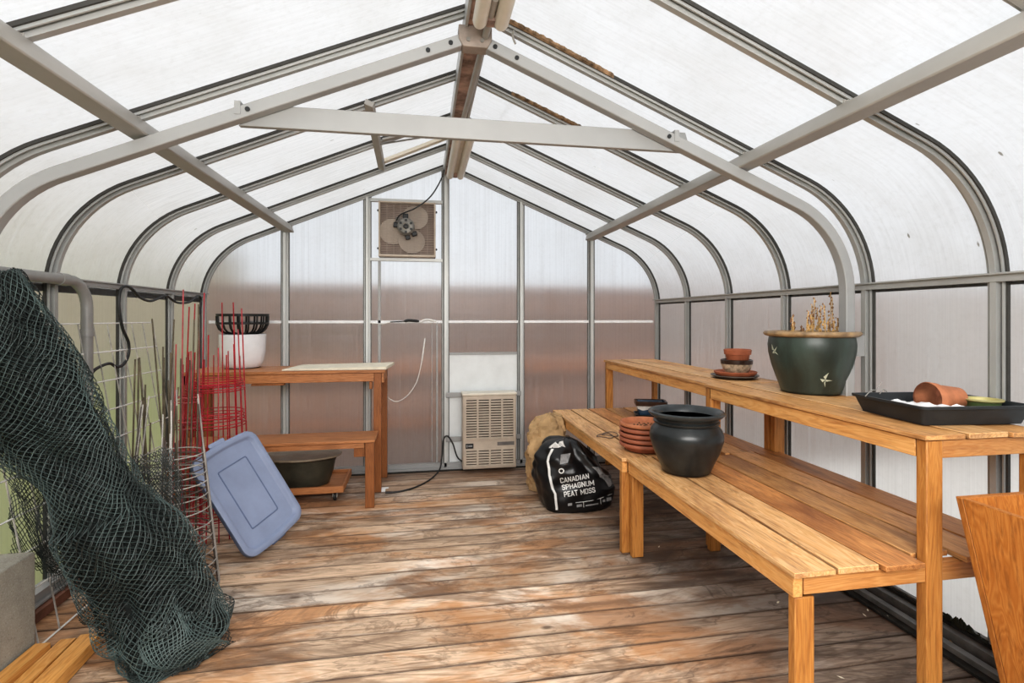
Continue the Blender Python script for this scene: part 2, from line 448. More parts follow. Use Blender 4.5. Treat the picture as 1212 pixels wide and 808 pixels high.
def arch_sheet(y0, y1, z0, z1=None):
    mb = MB(); pts = arch(-1, 0, z0) + arch(1, 0, z0)[::-1][1:]
    ys = [y0 + (y1 - y0) * i / 8 for i in range(9)]
    vs = [(x, y, z) for y in ys for x, z in pts]; n = len(pts)
    mb.add(vs, [(j*n+i, j*n+i+1, (j+1)*n+i+1, (j+1)*n+i) for j in range(8) for i in range(n - 1)])
    return mb
S(arch_sheet(YF, YB, 1.575).build('ceiling', M_roof), 'curved white translucent roof panels overhead', 'ceiling')
for nm, x in (('wall_left', XL), ('wall_right', XR)):
    mb = MB(); mb.add([(x, YF, 0), (x, YB, 0), (x, YB, 1.575), (x, YF, 1.575)], [(0, 1, 2, 3)])
    S(mb.build(nm, M_wallleft if nm == 'wall_left' else M_wallp), 'hazy fluted panels of the %s side wall' % nm[5:], 'wall')
for nm, y in (('wall_back', YB), ('wall_front', YF)):
    pts = arch(-1, 0) + arch(1, 0)[::-1][1:]
    mb = MB(); mb.add([(x, y, z) for x, z in pts], [tuple(range(len(pts)))])
    S(mb.build(nm, M_backp), 'hazy fluted panels of the %s wall' % nm[5:], 'wall')

# ribs
RIBY = [YB - .62 * k for k in range(8)]
TRIM = [0]
def trim(mb, mats, label, cat='frame bar', bevel=0):
    TRIM[0] += 1
    return S(mb.build('trim_%d' % TRIM[0], mats, bevel=bevel), label, cat)
ORD = ['first', 'second', 'third', 'fourth', 'fifth', 'sixth', 'seventh', 'eighth']
for k, y in enumerate(RIBY):
    for side in (-1, 1):
        mb = MB()
        yy = y - .03 if k == 0 else y
        strip_solid(mb, side, yy - .030, yy + .030, .002, .012, 0)
        strip_solid(mb, side, yy - .012, yy + .012, .012, .040, 0)
        strip_solid(mb, side, yy - .021, yy - .012, .012, .016, 2)
        strip_solid(mb, side, yy + .012, yy + .021, .012, .016, 2)
        strip_solid(mb, side, yy - .037, yy - .030, .002, .016, 1)
        strip_solid(mb, side, yy + .030, yy + .037, .002, .016, 1)
        strip_solid(mb, side, yy - .030, yy - .024, .012, .026, 0)
        strip_solid(mb, side, yy + .024, yy + .030, .012, .026, 0)
        trim(mb, [M_alu, M_gask, M_groove], 'curved aluminium roof bar, %s from the back wall on the %s side' % (ORD[k], 'left' if side < 0 else 'right'), 'roof bar')

# rails along the side walls at shoulder height
mb = MB(); mb.box(XL + .012, XL + .045, YF, YB - .03, 1.575, 1.607); mb.box(XL + .012, XL + .062, YF, YB - .03, 1.600, 1.607)
trim(mb, M_alu_white, 'slim aluminium rail along the left side wall', 'rail')
mb = MB(); mb.box(XR - .045, XR - .012, YF, YB - .03, 1.545, 1.580); mb.box(XR - .066, XR - .012, YF, YB - .03, 1.573, 1.580)
trim(mb, M_alu, 'slim aluminium rail along the right side wall', 'rail')
# back wall studs and cross rails
def roof_z(x): return RZ - SL * abs(x - RX)
studs = [-1.189, -.49, .209, .919, 1.615]
for i, x in enumerate(studs):
    mb = MB(); zt = roof_z(x) - .03
    mb.box(x - .028, x + .028, YB - .015, YB - .003, 0, zt); mb.box(x - .011, x + .011, YB - .045, YB - .015, 0, zt)
    mb.box(x - .036, x - .028, YB - .02, YB - .003, 0, zt, 1); mb.box(x + .028, x + .036, YB - .02, YB - .003, 0, zt, 1)
    mb.box(x - .022, x - .011, YB - .018, YB - .015, 0, zt, 1)
    trim(mb, [M_stud, M_groove], 'upright aluminium stud on the back wall, %s counted from the left corner' % ORD[i], 'stud')
xs = [XL + .03] + studs + [XR - .03]
mb = MB()
for a, b in zip(xs, xs[1:]): mb.box(a + .03, b - .03, YB - .03, YB - .004, 1.352, 1.376)
trim(mb, M_sheet, 'white horizontal rail across the middle of the back wall', 'rail')
mb = MB(); mb.box(-.46, .18, YB - .045, YB - .006, 2.448, 2.476); mb.box(-.46, .18, YB - .045, YB - .006, 1.914, 1.940)
trim(mb, M_alu, 'pair of crossbars above and below the fan', 'crossbar')
mb = MB(); mb.box(-.395, -.372, YB - .03, YB - .005, .06, 1.914); 
trim(mb, M_alu_white, 'slim white upright under the left edge of the fan', 'upright')
mb = MB(); mb.box(.125, .140, YB - .02, YB - .005, .06, 1.35); mb.box(.085, .091, YB - .012, YB - .005, .06, 1.35)
trim(mb, M_alu_white, 'thin white upright strip left of the heater stud', 'upright')
# sills
mb = MB(); mb.box(XL + .04, XR - .04, YB - .07, YB - .004, 0, .03); mb.box(XL + .04, XR - .04, YB - .045, YB - .004, .03, .065, 0); mb.box(XL + .04, XR - .04, YB - .085, YB - .07, 0, .012, 1)
trim(mb, [M_alu_white, M_sillblk], 'pale sill at the foot of the back wall', 'sill')
mb = MB(); mb.box(XR - .19, XR - .006, YF, YB - .07, 0, .012, 0); mb.box(XR - .15, XR - .115, YF, YB - .07, .012, .035, 1)
mb.box(XR - .115, XR - .09, YF, YB - .07, .012, .022, 0); mb.box(XR - .09, XR - .05, YF, YB - .07, .012, .06, 1); mb.box(XR - .05, XR - .006, YF, YB - .07, .012, .075, 0); mb.box(XR - .038, XR - .02, YF, YB - .07, .075, .085, 1)
trim(mb, [M_sillblk, M_sillgrey], 'dirty grey track at the foot of the right side wall', 'sill')
mb = MB(); mb.box(XL + .006, XL + .075, YF, YB - .07, 0, .10, 0); mb.box(XL + .075, XL + .095, YF, YB - .07, .05, .06, 0); mb.box(XL + .075, XL + .12, YF, YB - .07, 0, .045, 1)
trim(mb, [M_alu_white, M_sillred], 'white sill with a red-brown edge at the foot of the left side wall', 'sill')

# ------------------------------------------------------------------ roof steelwork (things)
for side, x, word in ((-1, -1.144, 'left'), (1, 1.58, 'right')):
    mb = MB(); z = 2.180; y0, y1 = -.6, 4.74
    pts = []
    prof = [(-.040, -.040), (.040, -.040), (.044, -.034), (.040, -.020), (.030, .010), (.016, .030), (-.016, .030), (-.030, .010), (-.040, -.020), (-.044, -.034)]
    vs = [(x + px, y, z + pz) for y in (y0, y1) for px, pz in prof]; n = len(prof)
    mb.add(vs, [(j, j + n, (j + 1) % n + n, (j + 1) % n) for j in range(n)] + [tuple(range(n)), tuple(range(2 * n - 1, n - 1, -1))])
    t = thing('roof_purlin', 'long metal purlin running to the back wall under the %s roof slope' % word, 'purlin', (0, 0, 0))
    mb.build('bar', M_alu_warm, t, bevel=.002, angle=25)
    for yr in RIBY[:7]:
        b = MB(); zr = roof_z(x) - .045
        b.box(x - .012, x + .012, yr - .018, yr + .018, z + .028, zr + .02)
        b.tube([(x, yr - .026, z + .036), (x, yr - .018, z + .036)], .007, 8)
        b.build('clip', M_alu_warm, t)

tr = thing('roof_truss', 'pale metal arched truss with a flat cross tie spanning the greenhouse', 'truss', (RX, 2.34, 0))
def truss_side(side):
    mb = MB(); d = .113; w = .026
    A = arch(side, d, .86); B = arch(side, d + .052, .86)
    A[-1] = (A[-1][0] + side * .05, A[-1][1] - .05 * SL); B[-1] = (B[-1][0] + side * .05, B[-1][1] - .05 * SL)
    vs = []
    for a, b in zip(A, B):
        vs += [(a[0]-RX, -w, a[1]), (a[0]-RX, w, a[1]), (b[0]-RX, w, b[1]), (b[0]-RX, -w, b[1])]
    k = len(A); fs = []
    for i in range(k - 1):
        for j in range(4):
            q = (i*4+j, i*4+(j+1)%4, (i+1)*4+(j+1)%4, (i+1)*4+j); fs.append(q if side > 0 else q[::-1])
    fs += [(0, 1, 2, 3), tuple((k-1)*4+j for j in (3, 2, 1, 0))]
    mb.add(vs, fs); o = mb.build('rafter', M_alu_white, tr, bevel=.004, angle=30)
    zl = lambda x: RZ - (d + .026) / math.cos(TH) - SL * abs(x)
    for xx in (.10, .20, .945):
        b = MB(); b.tube([(side * xx, -w - .006, zl(xx)), (side * xx, -w + .002, zl(xx))], .010, 12); b.build('bolt', M_black, o)
    b = MB(); x0 = side * (HALF - d + .004); x1 = side * (HALF - .015)
    b.box(min(x0, x1), max(x0, x1), -.008, .008, 1.20, 1.31); b.build('wall_bracket', M_alu_white, tr)
truss_side(-1); truss_side(1)
mb = MB()
mb.add([(-1.00, .030, 2.222), (1.09, .030, 2.222), (1.06, .030, 2.318), (-.93, .030, 2.318), (-1.00, .060, 2.222), (1.09, .060, 2.222), (1.06, .060, 2.318), (-.93, .060, 2.318)],
       [(0, 1, 2, 3), (7, 6, 5, 4), (0, 4, 5, 1), (1, 5, 6, 2), (2, 6, 7, 3), (3, 7, 4, 0)])
mb.build('cross_tie', M_alu_white, tr, bevel=.003)
for sx in (-1, 1):
    mb = MB(); mb.box(sx * .985 - .012, sx * .985 + .012, -.029, .0305, 2.25, 2.305); mb.build('tie_tab', M_alu_white, tr)
mb = MB()
mb.add([(-.045, -.034, 2.615), (.065, -.034, 2.615), (.085, -.034, 2.65), (.085, -.034, 2.712), (-.065, -.034, 2.712), (-.065, -.034, 2.65)] + [(-.045, .034, 2.615), (.065, .034, 2.615), (.085, .034, 2.65), (.085, .034, 2.712), (-.065, .034, 2.712), (-.065, .034, 2.65)],
       [(0, 1, 2, 3, 4, 5), (11, 10, 9, 8, 7, 6)] + [(j, j + 6, (j + 1) % 6 + 6, (j + 1) % 6) for j in range(6)])
gp = mb.build('gusset_plate', M_plate, tr, bevel=.004)
for xx in (-.022, .04):
    b = MB(); b.tube([(xx, -.040, 2.645), (xx, -.033, 2.645)], .009, 10); b.build('bolt', M_motor, gp)

rb = thing('ridge_beam', 'worn reddish ridge beam along the peak of the roof', 'beam', (RX + .02, 0, 0))
mb = MB(); mb.box(-.044, .044, YF + .1, YB - .06, 2.715, 2.735); mb.build('soffit', M_ridge, rb)
mb = MB(); mb.box(-.058, -.044, YF + .1, YB - .06, 2.70, 2.80); mb.box(.044, .058, YF + .1, YB - .06, 2.70, 2.80); mb.build('side_flange', M_alu, rb, bevel=.002)
cd = thing('conduit', 'slim grey conduit hung just below the ridge beam', 'pipe', (0, 0, 0))
mb = MB(); mb.tube([(.285, 2.02, 2.665), (.252, 3.5, 2.665)], .016, 10); mb.build('pipe', M_alu_warm, cd)

def strip_light(y0, y1, x, z, label):
    t = thing('strip_light', label, 'light', (x, (y0 + y1) / 2, z), group='fluorescent strip lights')
    h = (y1 - y0) / 2
    mb = MB(); mb.box(-.065, .065, -h + .02, h - .02, .016, .055); mb.build('housing', M_cream, t, bevel=.004)
    for sx in (-1, 1):
        mb = MB(); mb.tube([(sx * .046, -h, 0), (sx * .046, h - .02, 0), (sx * .046, h, 0)], [.031, .031, .026], 18)
        o = mb.build('tube_cover', M_lightplas, t)
    mb = MB(); mb.box(-.016, .016, h - .05, h, -.012, .03); mb.build('end_plate', M_ridge, t)
    return t
strip_light(.85, 2.19, .285, 2.655, 'cream twin strip light nearest the viewer under the ridge')
strip_light(3.38, 4.60, .285, 2.655, 'cream twin strip light under the ridge near the back wall')

# roof vent on the left slope
def roofpt(u, v, drop=.03):
    d = ray(u, v); # left slope z = RZ - SL*(RX - x) - drop
    t = (RZ - drop - SL * RX - EYE) / (d.z - SL * d.x)
    return Vector((d.x * t, d.y * t, EYE + d.z * t))
vt = thing('roof_vent', 'framed roof vent with opener arm on the left slope behind the truss tie', 'vent', (0, 0, 0))
a, b = roofpt(437, 122, .05), roofpt(452, 199, .05)
mb = MB(); mb.bar(a, b, .05, .03, (SL, 0, 1)); mb.build('lower_frame', M_alu_warm, vt, bevel=.003)
c0, c1 = roofpt(454, 191, .045), roofpt(532, 161, .045)
mb = MB(); mb.bar(c0, c1, .055, .025, (-SL, 0, 1)); mb.build('side_frame', M_cream, vt, bevel=.003)
mb = MB(); mb.bar(roofpt(452, 166, .05), roofpt(500, 155, .05), .045, .012, (-SL, 0, 1)); mb.build('side_frame', M_alu_warm, vt, bevel=.002)
mb = MB(); mb.tube([roofpt(448, 171, .07), roofpt(497, 163, .07)], .006, 6); mb.tube([roofpt(497, 160, .07), roofpt(510, 162, .07)], .009, 6); mb.build('opener_arm', M_motor, vt)

# brown debris gathered along two right-hand roof bars
for k, (q0, q1), word in ((4, (.12, .66), 'nearer'), (3, (.28, .85), 'farther')):
    mb = MB(); vs = []
    for i in range(121):
        x = q0 + (q1 - q0) * i / 120
        e = math.sin(PI * i / 120) ** .3
        s_ = e * (.007 + .012 * abs(noise.noise(Vector((x * 30, k, 1)))) + .008 * abs(noise.noise(Vector((x * 90, k, 4)))))
        z = RZ - SL * x
        vs += [(x, RIBY[k] - .040, z - .002), (x, RIBY[k] - .041 - s_ * 1.3, z - .003), (x, RIBY[k] - .041 - s_, z - .006 - s_ * .8), (x, RIBY[k] - .038, z - .019)]
    mb.add(vs, [(i*4+j, i*4+j+1, i*4+j+5, i*4+j+4) for i in range(120) for j in range(3)])
    for i in range(0, len(mb.v)): mb.v[i] = (mb.v[i][0] + RX, mb.v[i][1], mb.v[i][2])
    o = mb.build('bar_debris', M_rot); tag(o, 'crumbling brown debris along the %s upper right roof bar' % word, 'debris', kind='stuff')

# ------------------------------------------------------------------ back wall fittings
fx0, fx1, fz0, fz1 = -.385, .118, 1.945, 2.440
fc = ((fx0 + fx1) / 2, YB, (fz0 + fz1) / 2)
fan = thing('exhaust_fan', 'square exhaust fan with three rounded blades high on the back wall', 'fan', fc)
hw = (fx1 - fx0) / 2; hh = (fz1 - fz0) / 2
mb = MB(); mb.box(-hw, hw, -.10, -.085, -hh, hh, 0)
mb = MB(); mb.box(-hw + .01, hw - .01, -.030, -.008, -hh + .01, hh - .01); mb.build('shutter', M_fanback, fan)
mb = MB(); mb.box(-hw, hw, -.115, -.008, hh - .014, hh); mb.box(-hw, hw, -.125, -.008, -hh, -hh + .022); mb.box(-hw, -hw + .014, -.115, -.008, -hh, hh); mb.box(hw - .014, hw, -.115, -.008, -hh, hh)
fr = mb.build('housing', M_heat, fan, bevel=.004)
for zz in (-.17, .17):
    for xx in (-hw - .006, hw + .006):
        b = MB(); b.tube([(xx, -.07, zz * 1.0), (xx, -.055, zz)], .010, 8); b.build('bolt', M_black, fan)
mb = MB()
for i in range(30):
    z = -hh + .02 + i * (2 * hh - .04) / 29; mb.box(-hw + .012, hw - .012, -.112, -.108, z - .0016, z + .0016)
for i in range(9):
    x = -hw + .014 + i * (2 * hw - .028) / 8; mb.box(x - .0016, x + .0016, -.108, -.104, -hh + .014, hh - .014)
mb.build('grille', M_grille, fan)
hub = (-.01, .015)
for k, an in enumerate((math.radians(52), math.radians(195), math.radians(293))):
    mb = MB(); R_ = .118; off = .125; n = 24
    cx, cz = hub[0] + math.cos(an) * off, hub[1] + math.sin(an) * off
    vs = []
    for s_ in (0, 1):
        for j in range(n):
            q = 2 * PI * j / n; dx, dz = R_ * math.cos(q), R_ * math.sin(q) * (.94)
            tw = (-dx * math.sin(an) + dz * math.cos(an)) * .22
            vs.append((cx + dx, -.070 + tw + s_ * .004, cz + dz))
    fs = [tuple(range(n)), tuple(range(2*n-1, n-1, -1))] + [(j, j + n, (j+1) % n + n, (j+1) % n) for j in range(n)]
    mb.add(vs, fs); mb.build('blade', M_blade, fan)
mb = MB(); mb.lathe([(0, 0), (.062, 0), (.074, .012), (.076, .055), (.060, .075), (.030, .080), (.022, .075), (0, .075)], 24, (0, 0, 0), M=Matrix.Translation((hub[0], -.115, hub[1])) @ Matrix.Rotation(PI / 2, 4, 'X'))
mo = mb.build('motor', M_motor, fan)
mb = MB()
for an in (30, 90, 150, 210, 270, 330):
    q = math.radians(an); mb.box(hub[0] + math.cos(q) * .052 - .010, hub[0] + math.cos(q) * .052 + .010, -.196, -.180, hub[1] + math.sin(q) * .052 - .010, hub[1] + math.sin(q) * .052 + .010)
mb.lathe([(0, 0), (.022, 0), (.018, .012), (0, .014)], 14, M=Matrix.Translation((hub[0], -.19, hub[1])) @ Matrix.Rotation(PI / 2, 4, 'X'))
mb.build('motor_vents', M_black, mo)
for p, q, w in (((-.11, .02), (-.06, .015), .045), ((.05, -.065), (.095, -.05), .04), ((-.005, .12), (-.005, .075), .05), ((.02, -.11), (.01, -.07), .04)):
    mb = MB(); mb.bar((hub[0] + p[0], -.13, hub[1] + p[1]), (hub[0] + q[0], -.13, hub[1] + q[1]), w, .03, (0, 1, 0)); mb.build('motor_bracket', M_black, fan, bevel=.006)
mb = MB(); mb.box(-.10, -.06, -.165, -.135, .05, .10); mb.build('wiring_box', M_greyplate, fan, bevel=.005)

mb = MB(); pts = spline([at(468, 263, Y=YB - .15), at(474, 254, Y=YB - .2), at(492, 246, Y=YB - .25), at(510, 232, Y=YB - .25), at(523, 210, Y=YB - .25), at(527, 192, Y=YB - .25)], 8)
mb.tube(pts, .006, 6); o = mb.build('fan_cord', M_cable); tag(o, 'dark cord curving from the fan up to the ridge light', 'cord')

# pale solid infill panel behind heater
wp = thing('infill_panel', 'plain pale grey infill panel above and behind the wall heater', 'panel', (.564, YB, 0))
mb = MB(); mb.box(-.318, .318, -.014, -.004, .705, 1.055); mb.build('upper_board', M_board, wp)
mb = MB(); mb.box(-.318, .318, -.014, -.004, .065, .665); mb.build('lower_board', M_board, wp)
mb = MB(); mb.box(-.318, .318, -.022, -.004, 1.055, 1.078); mb.build('edge_strip', M_alu_white, wp)
for z in (.69, .285):
    mb = MB(); mb.box(-.352, .352, -.060, -.046, z - .022, z + .022); mb.build('crossbar', M_alu_white, wp, bevel=.003)

ht = thing('wall_heater', 'beige louvred gas heater hung low on the back wall', 'heater', (.598, YB - .06, .03))
w = .243; d = .15
mb = MB(); mb.box(-w, w, -d, -.002, .012, .672)
body = mb.build('case', M_heat, ht, bevel=.008)
mb = MB(); mb.box(-w - .006, w + .006, -d - .006, -.002, .672, .694); mb.build('lid', M_cream, ht, bevel=.006)
def louvre(z0, z1, rows):
    mb = MB(); mb.box(-w + .022, w - .022, -d - .004, -d + .001, z0, z1); o = mb.build('vent_recess', M_dark, ht)
    b = MB(); ph = (z1 - z0) / rows
    for i in range(rows):
        z = z0 + i * ph
        b.add([(-w + .022, -d - .004, z + ph * .62), (w - .022, -d - .004, z + ph * .62), (w - .022, -d - .016, z + ph * .18), (-w + .022, -d - .016, z + ph * .18),
               (-w + .022, -d - .004, z + ph * .50), (w - .022, -d - .004, z + ph * .50), (w - .022, -d - .014, z), (-w + .022, -d - .014, z)],
              [(0, 1, 2, 3), (7, 6, 5, 4), (3, 2, 6, 7), (0, 4, 5, 1)])
    for k in range(5):
        x = -w + .022 + k * (2 * w - .044) / 4
        b.box(x - .008, x + .008, -d - .017, -d - .002, z0 - .004, z1 + .004)
    b.box(-w + .014, w - .014, -d - .010, -d, z1, z1 + .012); b.box(-w + .014, w - .014, -d - .010, -d, z0 - .012, z0)
    b.build('louvre_grille', M_heat, ht)
louvre(.285, .635, 15); louvre(.040, .180, 6)
mb = MB(); mb.box(-w + .025, -w + .095, -d - .006, -d, .200, .245); bd = mb.build('badge', M_black, ht, bevel=.002)
mb = MB(); mb.box(-w + .032, -w + .042, -d - .0075, -d - .005, .212, .234); mb.box(-w + .048, -w + .085, -d - .0075, -d - .005, .217, .229); mb.build('badge_mark', M_printg, bd)
mb = MB(); mb.box(w - .175, w - .02, -d - .003, -d, .218, .250); mb.build('rating_label', M_greyplate, ht)

mb = MB(); pts = spline([at(547, 546, Y=YB - .12), at(541, 540, Y=YB - .11), at(536, 525, Y=YB - .11), at(530, 516, Y=YB - .11), at(525, 520, Y=YB - .11), at(523, 540, Y=YB - .13), at(520, 556, Y=YB - .22), at(508, 568, Z=.008), at(490, 577, Z=.008), at(470, 582, Z=.008), at(456, 583, Z=.008)], 8)
mb.tube(pts, .007, 6); o = mb.build('heater_cord', M_cable); tag(o, 'black power cord trailing from the heater across the floor', 'cord')
mb = MB(); p = at(451, 581, Z=.0); mb.box(p.x - .03, p.x + .035, p.y - .03, p.y + .03, 0, .02); mb.box(p.x - .01, p.x + .06, p.y - .012, p.y + .012, .02, .028)
o = mb.build('power_plug', M_sheet, bevel=.006); tag(o, 'small white plug on the floor by the brown bench leg', 'plug')
mb = MB(); pts = spline([at(503, 400, Y=YB - .06), at(499, 428, Y=YB - .07), at(493, 452, Y=YB - .08), at(482, 468, Y=YB - .08), at(470, 475, Y=YB - .08), at(460, 471, Y=YB - .08), at(452, 460, Y=YB - .05)], 8)
mb.tube(pts, [.007] * 8 + [.004] * (len(pts) - 8), 6); o = mb.build('white_string', M_whitewire); tag(o, 'loop of white string hanging on the back wall beside the brown bench', 'string')
mb = MB(); mb.tube(spline([at(462, 381, Y=YB - .05), at(478, 380, Y=YB - .06), at(484, 379, Y=YB - .06), at(496, 380, Y=YB - .06)], 4), [.005] * 5 + [.013] * 7 + [.009], 8)
o = mb.build('plug_connector', M_black); tag(o, 'black cable connector lying on the back wall rail', 'connector')
mb = MB(); mb.tube(spline([at(497, 381, Y=YB - .06), at(505, 378, Y=YB - .06), at(516, 380, Y=YB - .06)], 4), .010, 6); o = mb.build('tie_string', M_whitewire); tag(o, 'short white cord tied at the right of the black connector', 'cord')
mb = MB(); mb.tube(spline([at(438, 382, Y=YB - .045), at(452, 383, Y=YB - .045), at(463, 381, Y=YB - .05)], 4), .005, 6)
o = mb.build('tie_string', M_whitewire); tag(o, 'short thin white cord on the rail left of the black connector', 'cord')
# cables on the roof and the left rail
mb = MB(); mb.tube(spline([at(592, 140, Y=3.4), at(600, 131, Y=3.4), at(612, 120, Y=3.35)], 5), .006, 5); o = mb.build('loose_wire', M_cable); tag(o, 'short loose black wire under the right roof slope', 'wire')
mb = MB(); mb.tube(spline([at(627, 144, Y=3.4), at(629, 136, Y=3.4), at(630, 130, Y=3.4)], 4), .004, 5); o = mb.build('wire_end', M_cable); tag(o, 'tiny black wire end right of the loose wire under the roof', 'wire')
mb = MB(); mb.tube(spline([at(608, 36, Y=2.2), at(607, 44, Y=2.2), at(610, 52, Y=2.2)], 4), .005, 5); o = mb.build('cable_tie', M_motor); tag(o, 'little grey cable tie hanging right of the ridge', 'cable tie')
hx = XL + .10
mb = MB(); pts = spline([at(236, 372, X=hx), at(238, 355, X=hx), at(234, 350, X=hx), at(225, 357, X=hx), at(210, 358, X=hx), at(197, 350, X=hx), at(190, 352, X=hx), at(178, 356, X=hx), at(166, 352, X=hx), at(155, 341, X=hx), at(147, 339, X=hx), at(142, 345, X=hx), at(141, 365, X=hx), at(145, 388, X=hx), at(152, 405, X=hx), at(152, 420, X=hx), at(146, 431, X=hx), at(138, 434, X=hx), at(130, 430, X=hx), at(118, 434, X=hx), at(109, 441, X=hx), at(106, 455, X=hx), at(106, 490, X=hx)], 7)
mb.tube(pts, .0085, 8); o = mb.build('black_cable', M_cable); tag(o, 'thick black cable looping along the left side rail', 'cable')
# grey pipe at left wall
pxx = -1.765
mb = MB()
yb_ = 3.10
pts = [(pxx, 1.2, 1.592), (pxx, 2.0, 1.592), (pxx, yb_ - .20, 1.592)]
for i in range(1, 9):
    q = PI / 2 * i / 8; pts.append((pxx, yb_ - .14 + .14 * math.sin(q) - 0, 1.592 - .14 + .14 * math.cos(q)))
pts.append((pxx, yb_, 1.30)); pts.append((pxx, yb_, .02))
t = thing('grey_pipe', 'grey plastic pipe bending down from the left side rail', 'pipe', (0, 0, 0))
mb.tube(pts, .027, 14); mb.build('tube', M_pipe, t)
mb = MB(); mb.tube([(pxx, yb_ , 1.34), (pxx, yb_, 1.30)], .031, 14); mb.build('coupling', M_pipe, t)
mb = MB(); mb.tube([(pxx, yb_ - .22, 1.592), (pxx, yb_ - .16, 1.5915)], .031, 14); mb.build('coupling', M_pipe, t)

def wb(mb, name, mat, t, **k):
    """build from world coordinates under an (unrotated) thing"""
    o = t.location
    mb.v = [(x - o.x, y - o.y, z - o.z) for x, y, z in mb.v]
    return mb.build(name, mat, t, **k)

# ------------------------------------------------------------------ right-hand two-tier benches
def planks(mb, x0, n, w, gap, y0, y1, z0, z1, cuts=None, tones=(0, 0, 1, 2, 2, 1)):
    for i in range(n):
        a = x0 + i * (w + gap); segs = [(y0 + random.uniform(-.012, .008), y1 + random.uniform(-.006, .006))]
        if cuts and i in cuts: segs = cuts[i]
        for s0, s1 in segs: mb.box(a, a + w, s0, s1, z0 + random.uniform(-.001, .002), z1 + random.uniform(-.003, 0), tones[i])

def two_tier(label, x0, xi, yl0, yl1, yu0, yu1, legs, inner, back, cuts):
    t = thing('tiered_bench', label, 'bench', ((x0 + 2.2) / 2, (yl0 + yl1) / 2, 0), group='honey wood two-tier potting benches')
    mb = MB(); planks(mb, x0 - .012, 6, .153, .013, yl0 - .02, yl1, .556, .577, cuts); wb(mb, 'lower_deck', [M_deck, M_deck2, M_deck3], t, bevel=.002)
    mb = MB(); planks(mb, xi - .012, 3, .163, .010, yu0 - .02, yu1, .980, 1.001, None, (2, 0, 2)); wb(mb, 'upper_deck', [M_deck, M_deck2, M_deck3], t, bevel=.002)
    mb = MB(); mb.box(x0, x0 + .034, yl0 + .002, yl1, .484, .555); wb(mb, 'front_apron', M_benchY, t, bevel=.003)
    mb = MB(); mb.box(2.13, 2.164, yl0, yl1, .484, .555); wb(mb, 'rear_apron', M_benchY, t, bevel=.003)
    for y in (yl0, yl1 - .034):
        mb = MB(); mb.box(x0 + .036, 2.13, y, y + .034, .492, .555); wb(mb, 'end_apron', M_benchX, t, bevel=.003)
    mb = MB(); mb.box(xi, xi + .034, yu0 + .036, yu1 - .036, .915, .979); wb(mb, 'front_apron', M_benchY, t, bevel=.003)
    for y in (yu0, yu1 - .034):
        mb = MB(); mb.box(xi + .07, 2.21, y, y + .034, .915, .979); wb(mb, 'end_apron', M_benchX, t, bevel=.003)
    for (x, y, w, d) in legs:
        mb = MB(); mb.box(x, x + w, y, y + d, 0, .484 if abs(x - x0) < .02 else .555); wb(mb, 'leg', M_benchZ, t, bevel=.004)
    for (x, y, w, d) in inner:
        mb = MB(); mb.box(x, x + w, y, y + d, 0, .979); wb(mb, 'leg', M_benchZ, t, bevel=.004)
    for (x, y, w, d) in back:
        mb = MB(); mb.box(x, x + w, y, y + d, .037, .979); wb(mb, 'leg', M_benchZ, t, bevel=.004)
    return t
two_tier('nearer honey-coloured two-tier slatted bench holding the big green and charcoal pots', 1.195, 1.70, 1.50, 2.875, 1.50, 2.885,
         [(1.20, 1.501, .072, .034), (1.205, 2.838, .07, .036)], [(1.70, 1.494, .066, .040), (1.70, 2.835, .066, .04)],
         [(2.168, 1.505, .04, .05), (2.125, 2.835, .07, .04)],
         {3: [(1.536, 2.832)]})
two_tier('farther honey-coloured two-tier slatted bench running to the back wall', 1.165, 1.725, 2.893, 4.50, 2.893, 4.72,
         [(1.168, 2.905, .072, .04), (1.168, 4.45, .07, .04)], [(1.725, 2.895, .066, .04), (1.725, 4.675, .066, .04)],
         [(2.125, 2.896, .07, .04), (2.168, 4.60, .04, .05)],
         {3: [(2.94, 4.49)]})

# ------------------------------------------------------------------ brown bench on the left
bb = thing('tiered_bench', 'dark brown two-tier wooden bench in the left back corner', 'bench', (-1.05, 4.3, 0))
mb = MB(); mb.box(-1.79, -.295, 4.24, 4.47, .962, .985); mb.box(-1.79, -.295, 4.475, 4.72, .962, .985); wb(mb, 'upper_top', M_redX, bb, bevel=.002)
mb = MB(); mb.box(-1.78, -.375, 4.25, 4.275, .892, .961); wb(mb, 'front_rail', M_redX, bb, bevel=.003)
mb = MB(); mb.box(-1.30, -1.06, 4.252, 4.30, .874, .891); wb(mb, 'support_block', M_redZ, bb, bevel=.003)
mb = MB(); mb.box(-.42, -.395, 4.252, 4.29, .83, .89); wb(mb, 'support_block', M_redZ, bb, bevel=.003)
for x, y, w in ((-.385, 4.25, .06), (-.355, 4.64, .05), (-1.79, 4.25, .085), (-1.79, 4.64, .06)):
    mb = MB(); mb.box(x, x + w, y, y + .045, 0, .961); wb(mb, 'leg', M_redZ, bb, bevel=.003)
mb = MB(); mb.box(-.325, -.305, 4.26, 4.69, .88, .961); wb(mb, 'end_rail', M_redX, bb, bevel=.002)
mb = MB(); mb.box(-1.76, -.345, 3.91, 4.235, .482, .502); wb(mb, 'lower_top', M_redX, bb, bevel=.003)
mb = MB(); mb.box(-1.74, -.42, 3.93, 3.95, .44, .481); wb(mb, 'lower_rail', M_redX, bb, bevel=.002)
mb = MB(); mb.box(-.50, -.42, 3.955, 3.985, .37, .481); wb(mb, 'support_block', M_redZ, bb, bevel=.002)
for x, y in ((-.415, 3.915), (-1.74, 3.915)):
    mb = MB(); mb.box(x, x + .065, y, y + .045, 0, .481); wb(mb, 'leg', M_redZ, bb, bevel=.003)

